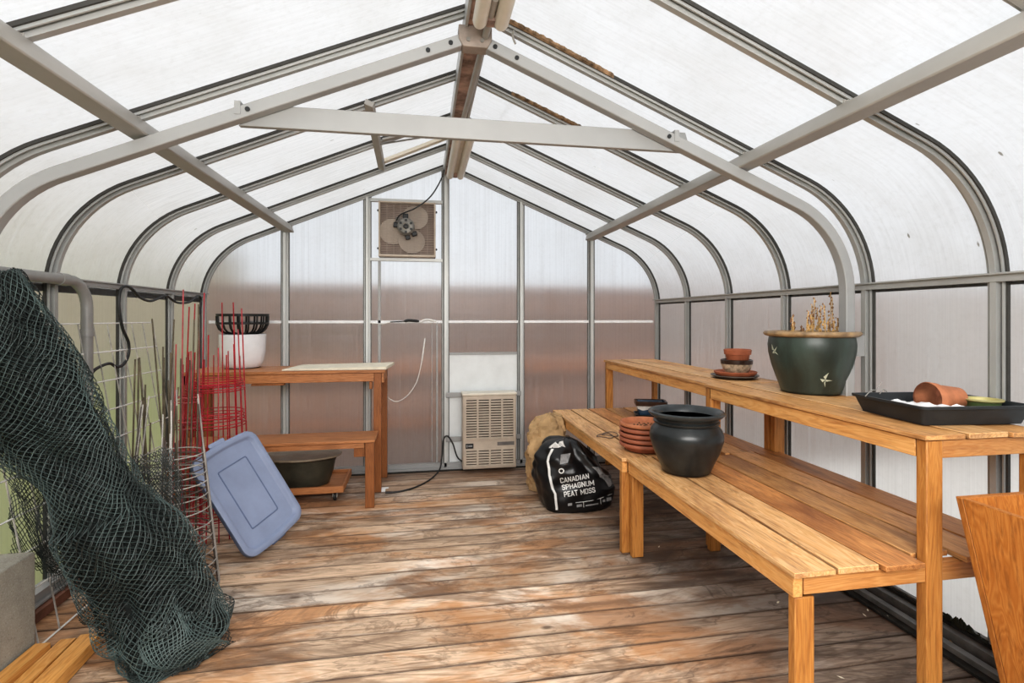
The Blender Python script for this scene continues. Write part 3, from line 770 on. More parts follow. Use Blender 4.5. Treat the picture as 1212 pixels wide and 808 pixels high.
cb = MB(); z = .987
p = [at(318, 437, Z=z), at(455, 435, Z=z), at(459, 429.5, Z=z), at(350, 429, Z=z)]
p = [Vector((-1.08, 4.27, z)), Vector((-.285, 4.23, z)), Vector((-.245, 4.66, z)), Vector((-1.02, 4.70, z))]
cb.add([q for q in p] + [q + Vector((0, 0, .010 if i in (0, 3) else .022)) for i, q in enumerate(p)], [(3, 2, 1, 0), (4, 5, 6, 7), (0, 1, 5, 4), (1, 2, 6, 5), (2, 3, 7, 6), (3, 0, 4, 7)])
o = cb.build('cream_board', M_card); tag(o, 'thin cream board lying on the upper shelf of the brown bench', 'board')

# white bucket with black hanging basket in it
bx, by = -1.47, 4.60
mb = MB(); mb.lathe([(.113, 0), (.135, .009), (.157, .050), (.170, .13), (.175, .255), (.176, .275), (.169, .279), (.164, .27), (.160, .13), (.13, .02), (0, .015)], 40, (0, 0, 0))
t = thing('white_bucket', 'white plastic bucket on the left end of the brown bench shelf', 'bucket', (bx, by, .987)); mb.build('body', M_white, t)
t = thing('hanging_basket', 'black slatted plastic basket resting on top of the white bucket', 'basket', (bx, by + .005, .987 + .278))
def circ(r, z, n=40): return [(r * math.cos(2*PI*i/n), r * math.sin(2*PI*i/n), z) for i in range(n)]
mb = MB(); mb.lathe([(.186, .148), (.196, .148), (.198, .168), (.188, .168), (.186, .148)], 40); mb.build('rim', M_black, t)
mb = MB(); mb.lathe([(.186, .082), (.194, .082), (.195, .098), (.187, .098), (.186, .082)], 40); mb.build('hoop', M_black, t)
mb = MB()
for i in range(18):
    a = 2 * PI * i / 18
    prof = [(.192, .15), (.190, .085), (.175, .045), (.145, .015), (.10, .004), (.04, .002)]
    mb.tube([(r * math.cos(a), r * math.sin(a), z_) for r, z_ in prof], .0075, 6)
mb.build('slats', M_black, t)

# dolly with basin under the brown bench
dl = thing('plant_dolly', 'low wooden plant dolly on castors beneath the brown bench', 'dolly', (-.86, 4.30, 0))
M_dolly = M_redX
mb = MB(); mb.box(-.26, .26, -.215, .215, .085, .098); mb.build('tray_base', M_redX, dl, bevel=.002)
for (a, b_, c, d_) in ((-.27, .27, -.23, -.21), (-.27, .27, .21, .23), (-.27, -.25, -.21, .21), (.25, .27, -.21, .21)):
    mb = MB(); mb.box(a, b_, c, d_, .075, .125); mb.build('side_rail', M_redX, dl, bevel=.003)
for sx in (-1, 1):
    for sy in (-1, 1):
        c = Vector((sx * .20, sy * .17, .034))
        mb = MB(); M = Matrix.Translation(c) @ Matrix.Rotation(PI / 2, 4, 'Y'); mb.lathe([(0, -.011), (.028, -.011), (.034, -.006), (.034, .006), (.028, .011), (0, .011)], 20, M=M)
        w_ = mb.build('castor', M_black, dl)
        b = MB(); b.lathe([(0, -.014), (.012, -.014), (.012, .014), (0, .014)], 12, M=M); b.box(c.x - .017, c.x - .013, c.y - .014, c.y + .014, c.z - .004, .083); b.box(c.x + .013, c.x + .017, c.y - .014, c.y + .014, c.z - .004, .083); b.build('castor_fork', M_galv, w_)
mb = MB(); mb.lathe([(.195, 0), (.205, .01), (.235, .10), (.248, .17), (.262, .205), (.290, .218), (.296, .226), (.288, .232), (.262, .222), (.246, .19), (.225, .09), (.19, .02), (0, .018)], 56, sy=.66)
bs = thing('oval_basin', 'dark olive oval basin with a flared rim on the plant dolly', 'basin', (-.93, 4.27, .099)); mb.build('bowl', M_greybasin, bs)
mb = MB(); mb.lathe([(.282, .231), (.292, .2335), (.300, .229), (.299, .222), (.290, .217)], 56, sy=.66); mb.build('rim', M_basinrim, bs)

# ------------------------------------------------------------------ tote lid
C4 = [Vector(c) for c in ((-1.292, 3.148, .597), (-1.082, 3.551, .704), (-.744, 3.53, .12), (-.955, 3.126, .013))]   # TL TR BR BL
lw = ((C4[1] - C4[0]).length + (C4[2] - C4[3]).length) / 2; lh = ((C4[0] - C4[3]).length + (C4[1] - C4[2]).length) / 2
cen = sum(C4, Vector()) / 4
ex = (C4[1] - C4[0]).normalized(); ey = (C4[0] - C4[3]); ey = (ey - ex * ey.dot(ex)).normalized(); ez = ex.cross(ey)
LM = Matrix(((ex.x, ey.x, ez.x, cen.x), (ex.y, ey.y, ez.y, cen.y), (ex.z, ey.z, ez.z, cen.z), (0, 0, 0, 1)))
lid = thing('storage_bin_lid', 'blue plastic storage bin lid leaning on the red wire cages', 'lid')
lid.matrix_world = LM
def rrect(w, h, r, z, bow=0, n=7):
    pts = []
    for cx, cy, a0 in ((w/2-r, h/2-r, 0), (-w/2+r, h/2-r, PI/2), (-w/2+r, -h/2+r, PI), (w/2-r, -h/2+r, 1.5*PI)):
        for i in range(n + 1):
            a = a0 + PI/2 * i / n; pts.append((cx + r*math.cos(a), cy + r*math.sin(a), z))
    out = []
    for i, p in enumerate(pts):            # extra points along sides
        q = pts[(i + 1) % len(pts)]; out.append(p)
        if i % (n + 1) == n:
            for k in range(1, 6): out.append(tuple(p[j] + (q[j] - p[j]) * k / 6 for j in range(3)))
    return [(x, y + bow * (1 - (2 * x / w) ** 2) * (1 if y > 0 else -1), z) for x, y, z in out]
def loops(mb, specs, mat=0, cap=True):
    base = None; vs = []; n = len(specs[0])
    for s in specs: vs += s
    fs = [(i*n+j, i*n+(j+1)%n, (i+1)*n+(j+1)%n, (i+1)*n+j) for i in range(len(specs)-1) for j in range(n)]
    if cap: fs.append(tuple((len(specs)-1)*n + j for j in range(n)))
    mb.add(vs, fs, mat)
mb = MB()
S_ = lambda ins, z, r: rrect(lw - 2*ins, lh - .03 - 2*ins, r, z, .015)
loops(mb, [S_(.004, -.034, .062), S_(0, -.03, .066), S_(0, -.004, .066)], 1, False)
loops(mb, [S_(0, -.004, .066), S_(.004, 0, .062), S_(.030, 0, .046), S_(.036, -.004, .040), S_(.044, -.022, .036), S_(.050, -.024, .030)], 0)
mb.build('panel', [M_lid, M_lidd], lid, angle=50)
mb = MB()
G_ = lambda ins, z, r: rrect(lw - 2*ins, lh - .03 - 2*ins, r, z, .0)
loops(mb, [G_(.125, -.0238, .012), G_(.127, -.0205, .012), G_(.131, -.0205, .010), G_(.133, -.0238, .010)], 0, False)
mb.build('embossed_border', M_lidd, lid)
mb = MB(); mb.box(-.075, .035, lh/2 - .006, lh/2 + .026, -.024, -.008); mb.build('grip_tab', M_lid, lid, bevel=.008)
mb = MB(); mb.box(-.055, .055, -lh/2 - .010, -lh/2 + .010, -.030, -.012); mb.build('grip_tab', M_lidd, lid, bevel=.006)

# ------------------------------------------------------------------ tomato cages
def cage(name, label, group, loc, rz, mat, r0, k, rings, hs, wire=.0036):
    t = thing(name, label, 'plant cage', loc, rz, group)
    R_ = lambda z: r0 - k * z
    for z in rings:
        mb = MB(); mb.tube(circ(R_(z), z, 30), wire, 5, closed=True); mb.build('ring', mat, t)
    for i, h in enumerate(hs):
        a = 2 * PI * i / len(hs); zs = (0, h * .5, h)
        mb = MB(); mb.tube([(R_(z) * math.cos(a), R_(z) * math.sin(a), max(z, .004)) for z in zs], wire * 1.15, 5); mb.build('stake', mat, t)
    return t
for i in range(5):
    cage('tomato_cage', 'tall bright red wire tomato cage nested upside down beside the brown bench', 'nested red tomato cages',
         (-1.325 + random.uniform(-.014, .014), 3.655 + random.uniform(-.014, .014), 0), .33 * i + .1, M_redwire, .205 - .004 * i, .035,
         [.12 + .02 * i, .42 + .025 * i, .70 + .022 * i, .93 + .016 * i], [random.uniform(1.12, 1.56) for _ in range(4)])
for i in range(2):
    cage('tomato_cage', 'slim faded pink-red wire cage between the red and galvanised cages', 'slim faded red cages',
         (-1.44 + .012 * i, 3.50 + .01 * i, 0), random.uniform(0, 1.5), M_pinkwire, .085, .02,
         [.1 + .03 * i, .35 + .05 * i, .55 + .04 * i, .72 + .04 * i, .88 + .03 * i], [random.uniform(1.05, 1.6) for _ in range(4)], .0038)
gc = (-1.265, 2.90)
for i in range(5):
    cage('tomato_cage', 'dull galvanised wire tomato cage nested upside down behind the green netting', 'nested galvanised cages',
         (gc[0] + random.uniform(-.012, .012), gc[1] + random.uniform(-.012, .012), 0), .3 + random.uniform(-.12, .12), [M_galv, M_rust, M_galv, M_rust, M_galv][i], .222 - .004 * i, .10,
         [.015 + .03 * i, .20 + .035 * i, .42 + .033 * i, .60 + .025 * i], [random.uniform(.72, 1.02) for _ in range(4)], .0032)

# loose stakes
ends = [((155, 700), (160, 425), 3.0), ((163, 700), (164, 424), 3.0), ((186, 690), (165, 423), 3.0), ((172, 690), (172, 455), 3.05), ((205, 690), (180, 377), 3.15), ((190, 690), (193, 410), 3.1), ((196, 690), (194, 423), 3.1),
        ((200, 690), (202, 417), 3.15), ((191, 690), (206, 378), 3.2), ((212, 690), (214, 424), 3.15), ((217, 690), (225, 426), 3.15), ((186, 700), (211, 458), 3.0), ((204, 700), (199, 450), 3.0), ((208, 700), (209, 480), 2.95), ((231, 690), (235, 360), 3.25), ((222, 690), (230, 378), 3.2), ((176, 700), (178, 500), 2.95), ((168, 700), (170, 470), 2.95)]
for (b0, t0, yy) in ends:
    p = at(t0[0], t0[1], Y=yy + .06); q0 = at(b0[0], 640, Y=yy); q = Vector((max(q0.x, -1.66), yy, .003))
    mb = MB(); mb.tube([q, (q + p) / 2 + Vector((random.uniform(-.006, .006), 0, 0)), p], [.005, .0045, .004], 6)
    o = mb.build('plant_stake', M_stake); tag(o, 'thin brown plant stake leaning among the galvanised wire cages', 'stake', 'plant stakes by the left wall')

# white wire trellis panel leaning on the left wall
wt = thing('wire_trellis', 'white wire grid panel leaning against the left side wall', 'trellis', (-1.7, 2.9, 0))
ya, yb2 = 2.30, 3.83
def wtp(y, s):   # s 0 bottom..1 top
    return Vector((-1.60 - .19 * s, y, .008 + 1.36 * s))
mb = MB()
for i in range(9):
    s = 1 - (i * .118 if i < 8 else 1.0); s = max(s, 0)
    yend = yb2 + .06 * (1 - s)
    mb.tube([wtp(ya, s), wtp(yend, s)], .0042, 5)
wb(mb, 'horizontal_wires', M_whitewire, wt)
mb = MB()
for i in range(13):
    y = yb2 - i * .127
    mb.tube([wtp(y + .06, 0), wtp(y, 1)], .0036, 5)
wb(mb, 'upright_wires', M_galv, wt)

# ------------------------------------------------------------------ garden netting
net = thing('garden_netting', 'big bundle of dark green garden netting draped from the pipe to the floor', 'netting', (-1.3, 2.4, 0))
YN = 2.36
sec = [(-20, 325, 24), (-1, 380, 42), (22, 430, 54), (43, 480, 60), (64, 520, 56), (98, 560, 42), (120, 600, 46), (150, 640, 56), (170, 680, 62), (188, 720, 62), (197, 750, 60), (196, 775, 50), (196, 790, 40)]
cp = [at(u, v, Y=YN) for u, v, w in sec]
wd = [w * .00345 for u, v, w in sec]
cp[-1].z = .02; cp[-2].z = max(cp[-2].z, .05)
def sp1(vals, t):
    k = len(vals) - 1; x = t * k; i = min(int(x), k - 1); f = x - i
    a, b, c, d = vals[max(i-1, 0)], vals[i], vals[i+1], vals[min(i+2, k)]
    return .5*((2*b)+(c-a)*f+(2*a-5*b+4*c-d)*f*f+(3*b-a-3*c+d)*f**3)
def bundle(t, ang, sc, seed):
    c = sp1(cp, t); w = sp1(wd, t)
    T = (sp1(cp, min(t + .02, 1)) - sp1(cp, max(t - .02, 0))).normalized()
    T = (T + Vector((0, 0, -1.0))).normalized()
    sx = Vector((0, 1, 0)).cross(T).normalized() * -1
    if sx.x < 0: sx = -sx
    dep = .17 if t > .5 else .13
    fold = 1 + .07 * math.sin(ang * 5 + t * 9 + seed) + .05 * math.sin(ang * 9 - t * 14 + seed * 2)
    p = c + sx * math.cos(ang) * w * sc * fold + Vector((0, 1, .25)).normalized() * math.sin(ang) * dep * sc * fold
    low = max(0, (t - .55) / .45)
    nn = noise.noise_vector(p * 4 + Vector((3.1, 0, 0))) * (.022 + .045 * low) + noise.noise_vector(p * 9 + Vector((seed, 0, 0))) * (.012 + .022 * low) + noise.noise_vector(p * 20 + Vector((0, seed, 0))) * .006
    nn += (sx * math.cos(ang) + Vector((0, 1, 0)) * math.sin(ang)) * .022 * low * math.sin(t * 62 + 2.2 * math.cos(ang * 2 + seed))
    p = p + nn
    p.x = max(p.x, XL + .03)
    if p.z < .006: p.z = .006 + abs(p.z) * .05
    return p
def lattice(mb, fn, na, nb, r, wrap, mat=0, skip=0.0):
    P = {}
    def node(i, j):
        jj = j % nb if wrap else j
        if (i, jj) not in P: P[(i, jj)] = fn(i / na, jj / nb)
        return P[(i, jj)]
    rr = Vector((r, 0, 0))
    for i in range(na):
        for j in range(nb + (0 if wrap else 1)):
            if (i + j) % 2: continue
            for dj in (-1, 1):
                if not wrap and not (0 <= j + dj <= nb): continue
                if skip and random.random() < skip: continue
                a = node(i, j); b = node(i + 1, j + dj)
                d = b - a
                if d.length < 1e-5 or d.length > .3: continue
                d.normalize(); x = d.orthogonal().normalized() * r; y = d.cross(x)
                o1, o2, o3 = x, x * -.5 + y * .866, x * -.5 - y * .866
                mb.add([a+o1, a+o2, a+o3, b+o1, b+o2, b+o3], [(0, 1, 4, 3), (1, 2, 5, 4), (2, 0, 3, 5)], mat)
mb = MB(); lattice(mb, lambda a, b: bundle(a, 2*PI*b, 1.0, 1.3), 150, 84, .0014, True); wb(mb, 'net_roll', M_net, net, smooth=False)
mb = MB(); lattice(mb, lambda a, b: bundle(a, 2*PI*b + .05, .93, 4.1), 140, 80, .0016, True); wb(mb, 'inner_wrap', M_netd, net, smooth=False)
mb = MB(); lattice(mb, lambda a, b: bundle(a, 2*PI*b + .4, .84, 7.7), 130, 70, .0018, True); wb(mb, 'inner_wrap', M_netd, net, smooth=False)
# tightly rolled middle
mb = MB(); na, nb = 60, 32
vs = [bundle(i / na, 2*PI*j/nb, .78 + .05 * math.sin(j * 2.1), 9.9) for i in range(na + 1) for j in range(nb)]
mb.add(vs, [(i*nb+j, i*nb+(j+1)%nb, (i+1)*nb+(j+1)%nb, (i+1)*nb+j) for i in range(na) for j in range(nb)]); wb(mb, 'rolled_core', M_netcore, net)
def patch(quad, Y0, seed, na, nb, mat, amp=.05, r=.0017):
    """loose fold between four pixel corners, bulging; quad = TL TR BR BL with own depth"""
    q = [at(u, v, Y=y) for u, v, y in quad]
    def fn(a, b):
        p = (q[0]*(1-b) + q[1]*b)*(1-a) + (q[3]*(1-b) + q[2]*b)*a
        bul = math.sin(PI * min(max(a, 0), 1)) * .5 + math.sin(PI * b) * .5
        p = p + Vector((0, -1, 0)) * amp * bul
        p = p + noise.noise_vector(p * 4 + Vector((seed, seed, 0))) * .07 + noise.noise_vector(p * 11 + Vector((0, seed, 0))) * .025
        p.x = max(p.x, XL + .03)
        if p.z < .006: p.z = .006
        return p
    m_ = MB(); lattice(m_, fn, na, nb, r, False, skip=.02); wb(m_, 'loose_fold', mat, net, smooth=False)
patch([(-5, 500, 2.45), (70, 530, 2.50), (84, 690, 2.55), (10, 660, 2.55)], 2.5, 2.2, 46, 26, M_netd)
patch([(0, 520, 2.6), (85, 555, 2.6), (110, 690, 2.6), (30, 655, 2.62)], 2.5, 5.2, 40, 26, M_netd, .03)
patch([(20, 500, 2.6), (95, 560, 2.55), (125, 715, 2.5), (60, 665, 2.6)], 2.5, 8.3, 40, 24, M_netd, .03)
patch([(148, 545, 2.62), (218, 555, 2.64), (222, 690, 2.60), (150, 660, 2.5)], 2.55, 3.7, 44, 30, M_netd, .04)
patch([(150, 540, 2.64), (214, 540, 2.68), (230, 640, 2.66), (165, 640, 2.5)], 2.55, 6.1, 40, 30, M_netd, .04)
patch([(190, 610, 2.62), (240, 640, 2.64), (266, 760, 2.44), (200, 740, 2.36)], 2.5, 9.4, 44, 28, M_netd, .06)
patch([(88, 640, 2.45), (170, 660, 2.35), (175, 765, 2.25), (112, 735, 2.36)], 2.4, 1.9, 40, 30, M_netd, .05)
patch([(128, 720, 2.34), (262, 715, 2.42), (262, 768, 2.36), (140, 782, 2.22)], 2.3, 4.4, 22, 40, M_net, .09)
patch([(135, 740, 2.30), (265, 735, 2.38), (240, 782, 2.30), (150, 792, 2.20)], 2.3, 7.4, 18, 40, M_netd, .06)
patch([(205, 640, 2.50), (262, 690, 2.50), (272, 765, 2.40), (200, 770, 2.25)], 2.3, 12.4, 26, 22, M_netd, .10)
patch([(190, 690, 2.30), (262, 705, 2.40), (258, 770, 2.34), (165, 785, 2.18)], 2.3, 14.4, 24, 30, M_net, .10)
patch([(195, 745, 2.25), (225, 740, 2.28), (210, 790, 2.20), (175, 796, 2.16)], 2.3, 16.4, 18, 10, M_netd, .03)

# concrete block and lumber at lower left
cbk = MB(); cbk.box(-1.852, -1.60, 1.90, 2.475, 0, .42)
def concrete():
    m, nt, out = mat_base('concrete'); tc = N(nt, 'ShaderNodeTexCoord'); v = tc.outputs['Object']
    a = noise_t(nt, v, 5, 8, .7); b = noise_t(nt, v, 140, 3, .6)
    vo = N(nt, 'ShaderNodeTexVoronoi'); vo.inputs['Scale'].default_value = 70; L(nt, v, vo.inputs['Vector'])
    c = ramp(nt, a, [(.3, (.24, .225, .19)), (.55, (.36, .34, .29)), (.75, (.44, .42, .37))])
    c = mixc(nt, ramp(nt, vo.outputs['Distance'], [(.14, .45), (.24, 0.0)]), c, (.16, .15, .125))
    c = mixc(nt, math_n(nt, 'MULTIPLY', ramp(nt, b, [(.5, 0.0), (.7, 1.0)]), .5), c, (.55, .53, .48))
    bsdf(nt, out, c, .9, 0, bump=b, bstr=.5, bdist=.003); return m
o = cbk.build('concrete_block', concrete(), bevel=.006); tag(o, 'rough grey concrete block on the floor below the netting', 'block')
for lab, x0, x1, h, y1, sk in (('orange timber offcut lying against the concrete block', -1.585, -1.525, .05, 2.445, -.02), ('pale timber offcut wedged between the two orange offcuts', -1.505, -1.445, .045, 2.47, .02), ('orange timber offcut farthest from the concrete block', -1.432, -1.352, .055, 2.475, .05)):
    mb = MB(); M = Matrix.Translation(((x0 + x1) / 2, y1, 0)) @ Matrix.Rotation(sk, 4, 'Z'); w = (x1 - x0) / 2
    mb.box(-w, w, -.85, 0, .001, h, 0, M); o = mb.build('timber_offcut', M_lumber, bevel=.003); tag(o, lab, 'timber')

# ------------------------------------------------------------------ planter at lower right
pl = thing('tapered_planter', 'tall tapered orange-brown wooden planter box beside the end of the bench', 'planter', (1.90, 1.19, 0))
H = .825; a, b, th = .205, .095, .022
def wall_board(i):
    M = Matrix.Rotation(PI / 2 * i, 4, 'Z'); m_ = MB()
    o1, o0 = a, b
    e = th if i % 2 else 0
    def row(z, half): return [(-half + (0 if i % 2 == 0 else th), -half, z), (half - (0 if i % 2 == 0 else th), -half, z), (half - (0 if i % 2 == 0 else th), -half + th, z), (-half + (0 if i % 2 == 0 else th), -half + th, z)]
    vs = row(0, o0) + row(H, o1)
    m_.add(vs, [(3, 2, 1, 0), (4, 5, 6, 7), (0, 1, 5, 4), (1, 2, 6, 5), (2, 3, 7, 6), (3, 0, 4, 7)], 0, M); m_.build('side_board', M_planter, pl, bevel=.003)
for i in range(4): wall_board(i)
mb = MB(); mb.box(-b + .02, b - .02, -b + .02, b - .02, .03, .05); mb.build('bottom_board', M_planter, pl)

# ------------------------------------------------------------------ pots
def lathe_obj(prof, mat, name, parent, n=48, M=None):
    m_ = MB(); m_.lathe(prof, n, M=M); return m_.build(name, mat, parent, angle=50)
DZ = .578
p = at(812, 557, Z=DZ)
bp = thing('glazed_pot', 'round charcoal glazed pot with a flared rim on the lower bench', 'pot', p)
lathe_obj([(0, 0), (.115, 0), (.124, .008), (.140, .045), (.172, .115), (.190, .175), (.191, .200), (.183, .228), (.165, .248), (.160, .256), (.170, .264), (.171, .272), (.163, .280), (.168, .290)], M_blackglaze, 'body', bp)
lathe_obj([(.168, .290), (.187, .302), (.196, .312), (.197, .320), (.190, .326), (.178, .322), (.166, .306), (.158, .285), (.155, .265), (.165, .235), (.172, .18), (.15, .08), (0, .06)], M_rimglaze, 'rim', bp)

p = at(763, 531, Z=DZ); sw = p
for i in range(5):
    t = thing('clay_saucer', ['lowest terracotta saucer of the stack beside the charcoal pot', 'second terracotta saucer from the bottom of the stack', 'middle terracotta saucer of the stack by the charcoal pot', 'fourth terracotta saucer up, just under the top one', 'topmost terracotta saucer holding dry dirt, beside the charcoal pot'][i], 'saucer', (p.x + random.uniform(-.004, .004), p.y + random.uniform(-.004, .004), DZ + .031 * i), group='stacked terracotta saucers')
    r = .146 + .0015 * i
    lathe_obj([(0, 0), (r - .034, 0), (r - .026, .008), (r - .014, .024), (r + .002, .027), (r + .007, .033), (r + .007, .043), (r + .002, .050), (r - .006, .049), (r - .016, .030), (r - .022, .030) if i < 4 else (r - .020, .016), (0, .0295) if i < 4 else (0, .014)], M_terra if i == 4 else M_saucer, 'dish', t)
    if i == 4:
        m_ = MB()
        for k in range(70):
            a = random.uniform(0, 2*PI); q = math.sqrt(random.random()) * (r - .045); s_ = random.uniform(.004, .011)
            m_.add([(q*math.cos(a)+dx*s_+.02, q*math.sin(a)+dy*s_, .015+dz*s_*.7) for dx, dy, dz in ((1,0,0),(-.5,.8,0),(-.5,-.8,0),(0,0,1.2))], [(0,1,3),(1,2,3),(2,0,3),(2,1,0)])
        tag(m_.build('dry_dirt', M_soil, t), kind='stuff')

# wavy glaze drips: a skirt of tongues slightly proud of a surface function
def drips(fn, n, top, lo, hi, mat, name, parent, seed):
    random.seed(seed); m_ = MB(); k = 6
    ln = [random.uniform(lo, hi) for _ in range(n)]
    cols = n * 6; vs = []
    for j in range(cols + 1):
        s = j / cols * n; i0 = int(s) % n; i1 = (i0 + 1) % n; f = s - int(s); f = f*f*(3-2*f)
        d = ln[i0]*(1-f) + ln[i1]*f
        for i in range(k): vs.append(fn(j / cols, top - d * i / (k - 1)))
    m_.add(vs, [(j*k+i, (j+1)*k+i, (j+1)*k+i+1, j*k+i+1) for j in range(cols) for i in range(k-1)])
    m_.build(name, mat, parent)

# rectangular bonsai pot
p = Vector((1.60, 3.56, DZ)); p = at(768, 488, Y=3.75); p = Vector((p.x, 3.75, DZ))
p = at(770, 492, Z=DZ)
sc = MB()
bt = thing('bonsai_tray', 'dark rectangular saucer under the little blue and white pot', 'saucer', (p.x, p.y, DZ), -.30)
loops(sc, [rrect(.25, .17, .02, 0), rrect(.27, .19, .025, .022), rrect(.255, .175, .02, .022), rrect(.24, .16, .02, .008)]); sc.build('tray', M_blackglaze, bt, angle=50)
bn = thing('bonsai_pot', 'small rectangular pot with brown rim and white drips over blue glaze', 'pot', (p.x, p.y, DZ + .010), -.30)
m_ = MB(); loops(m_, [rrect(.20, .13, .015, 0), rrect(.235, .16, .018, .085), rrect(.25, .175, .02, .088), rrect(.25, .175, .02, .118), rrect(.225, .15, .015, .118), rrect(.20, .13, .012, .03)]); 
m_.build('body', simple('blue_glaze', (.035, .07, .12), .25, 0, .2), bn, angle=50)
m_ = MB(); loops(m_, [rrect(.252, .177, .02, .084), rrect(.255, .180, .021, .092), rrect(.255, .180, .021, .1185), rrect(.224, .149, .015, .119), rrect(.222, .147, .015, .06)], 0, False); m_.build('rim', simple('dark_brown_glaze', (.05, .022, .012), .3, 0, .2), bn, angle=50)
def rectfn(s, z):
    per = [(-1, -1), (1, -1), (1, 1), (-1, 1), (-1, -1)]; x = s * 4; i = min(int(x), 3); f = x - i
    w = (.20 + .035 * z / .085) / 2 + .0015; h = (.13 + .03 * z / .085) / 2 + .0015
    a_, b_ = per[i], per[i + 1]; return ((a_[0]*(1-f) + b_[0]*f) * w, (a_[1]*(1-f) + b_[1]*f) * h, z)
M_drip = simple('white_drip_glaze', (.62, .62, .60), .3, 0, .1)
drips(rectfn, 22, .087, .018, .060, M_drip, 'glaze_drips', bn, 3)

UZ = 1.002
# saucers, drip bowl and clay pot on the upper bench
p = at(871, 447, Z=UZ)
t = thing('grey_plate', 'wide flat grey plate at the bottom of the stack on the upper bench', 'plate', (p.x - .01, p.y, UZ))
lathe_obj([(0, 0), (.10, 0), (.135, .010), (.150, .018), (.150, .022), (.13, .015), (0, .008)], M_greyplate, 'dish', t)
t = thing('clay_saucer', 'single brown clay saucer on the grey plate of the upper bench', 'saucer', (p.x - .005, p.y, UZ + .0165))
lathe_obj([(0, 0), (.115, 0), (.128, .012), (.134, .026), (.130, .030), (.122, .024), (.11, .012), (0, .010)], M_terra2, 'dish', t)
db = thing('drip_bowl', 'small round bowl with brown rim and creamy drip glaze under the clay pot', 'bowl', (p.x + .005, p.y, UZ + .030))
lathe_obj([(0, 0), (.060, 0), (.066, .004), (.086, .030), (.096, .062), (.098, .078)], simple('cream_speckle_glaze', (.50, .40, .29), .3, 0, .3, 50), 'body', db)
lathe_obj([(.0985, .064), (.100, .078), (.100, .090), (.094, .093), (.090, .088), (.086, .06), (0, .05)], simple('brown_rim_glaze', (.045, .022, .015), .3, 0, .2), 'rim', db)
bowlfn = lambda s, z: ((.0665 + (.034) * min(1, (z / .078)) ** .7) * math.cos(2*PI*s), (.0665 + (.034) * min(1, (z / .078)) ** .7) * math.sin(2*PI*s), z)
drips(bowlfn, 26, .066, .004, .035, simple('amber_drip', (.62, .55, .46), .3, 0, .2, 40), 'glaze_drips', db, 5)
cpz = UZ + .030 + .062
t = thing('clay_pot', 'small reddish clay pot sitting in the drip-glazed bowl', 'pot', (p.x + .012, p.y, cpz))
lathe_obj([(0, 0), (.060, 0), (.064, .004), (.075, .062), (.083, .064), (.086, .094), (.082, .098), (.076, .094), (.068, .05), (.058, .01), (0, .01)], M_terra2, 'body', t)

# big green pot
p = at(963, 464, Z=UZ); p = Vector((p.x, p.y + .02, UZ)); gpos = p.copy()
gp_ = thing('green_pot', 'big dark green glazed pot of dried stems on the upper bench', 'pot', p)
def green_glaze():
    m, nt, out = mat_base('green_glaze'); tc = N(nt, 'ShaderNodeTexCoord'); v = tc.outputs['Object']
    a = noise_t(nt, mapping(nt, v, (1, 1, .35)), 9, 6, .6, .5); b = noise_t(nt, v, 130, 2)
    c = ramp(nt, a, [(.32, (.028, .033, .026)), (.52, (.040, .056, .046)), (.72, (.055, .080, .068))])
    c = mixc(nt, ramp(nt, b, [(.70, 0.0), (.78, .5)]), c, (.2, .2, .16))
    bsdf(nt, out, c, .36, 0); return m
prof = [(0, 0), (.138, 0), (.146, .006), (.150, .022), (.172, .085), (.193, .150), (.207, .215), (.210, .255), (.206, .285), (.203, .297)]
gbody = lathe_obj(prof, green_glaze(), 'body', gp_, 64)
lathe_obj([(.203, .297), (.222, .302), (.231, .310), (.232, .318), (.226, .326), (.205, .327), (.198, .318), (.192, .290), (.190, .27)], M_tanrim, 'rim', gp_, 64)
lathe_obj([(.191, .285), (.12, .296), (0, .300)], M_soil, 'soil', gp_, 40)
def surf_r(z):
    for (r0, z0), (r1, z1) in zip(prof[1:], prof[2:]):
        if z0 <= z <= z1: return r0 + (r1 - r0) * (z - z0) / (z1 - z0)
    return .2
def motif(ang, zc, rot, sc_):
    m_ = MB()
    for (pts) in (((0, 0), (.030, .012), (.008, -.006)), ((0, 0), (-.008, .034), (-.016, .006)), ((0, 0), (.020, -.030), (.004, -.016)), ((0, 0), (-.022, -.008), (-.004, -.016))):
        vs = []
        for x, z in pts:
            x, z = x * sc_, z * sc_; x, z = x * math.cos(rot) - z * math.sin(rot), x * math.sin(rot) + z * math.cos(rot)
            r = surf_r(zc + z) + .0018; a_ = ang + x / r; vs.append((r * math.cos(a_), r * math.sin(a_), zc + z))
        m_.add(vs, [(0, 1, 2)])
    m_.build('pale_leaf_motif', simple('pale_motif', (.55, .58, .46), .35, 0, .1), gp_)
camdir = math.atan2(-gpos.y, -gpos.x)
motif(camdir - .95, .225, .3, 1.1); motif(camdir + .38, .085, -.5, 1.1)
random.seed(21)
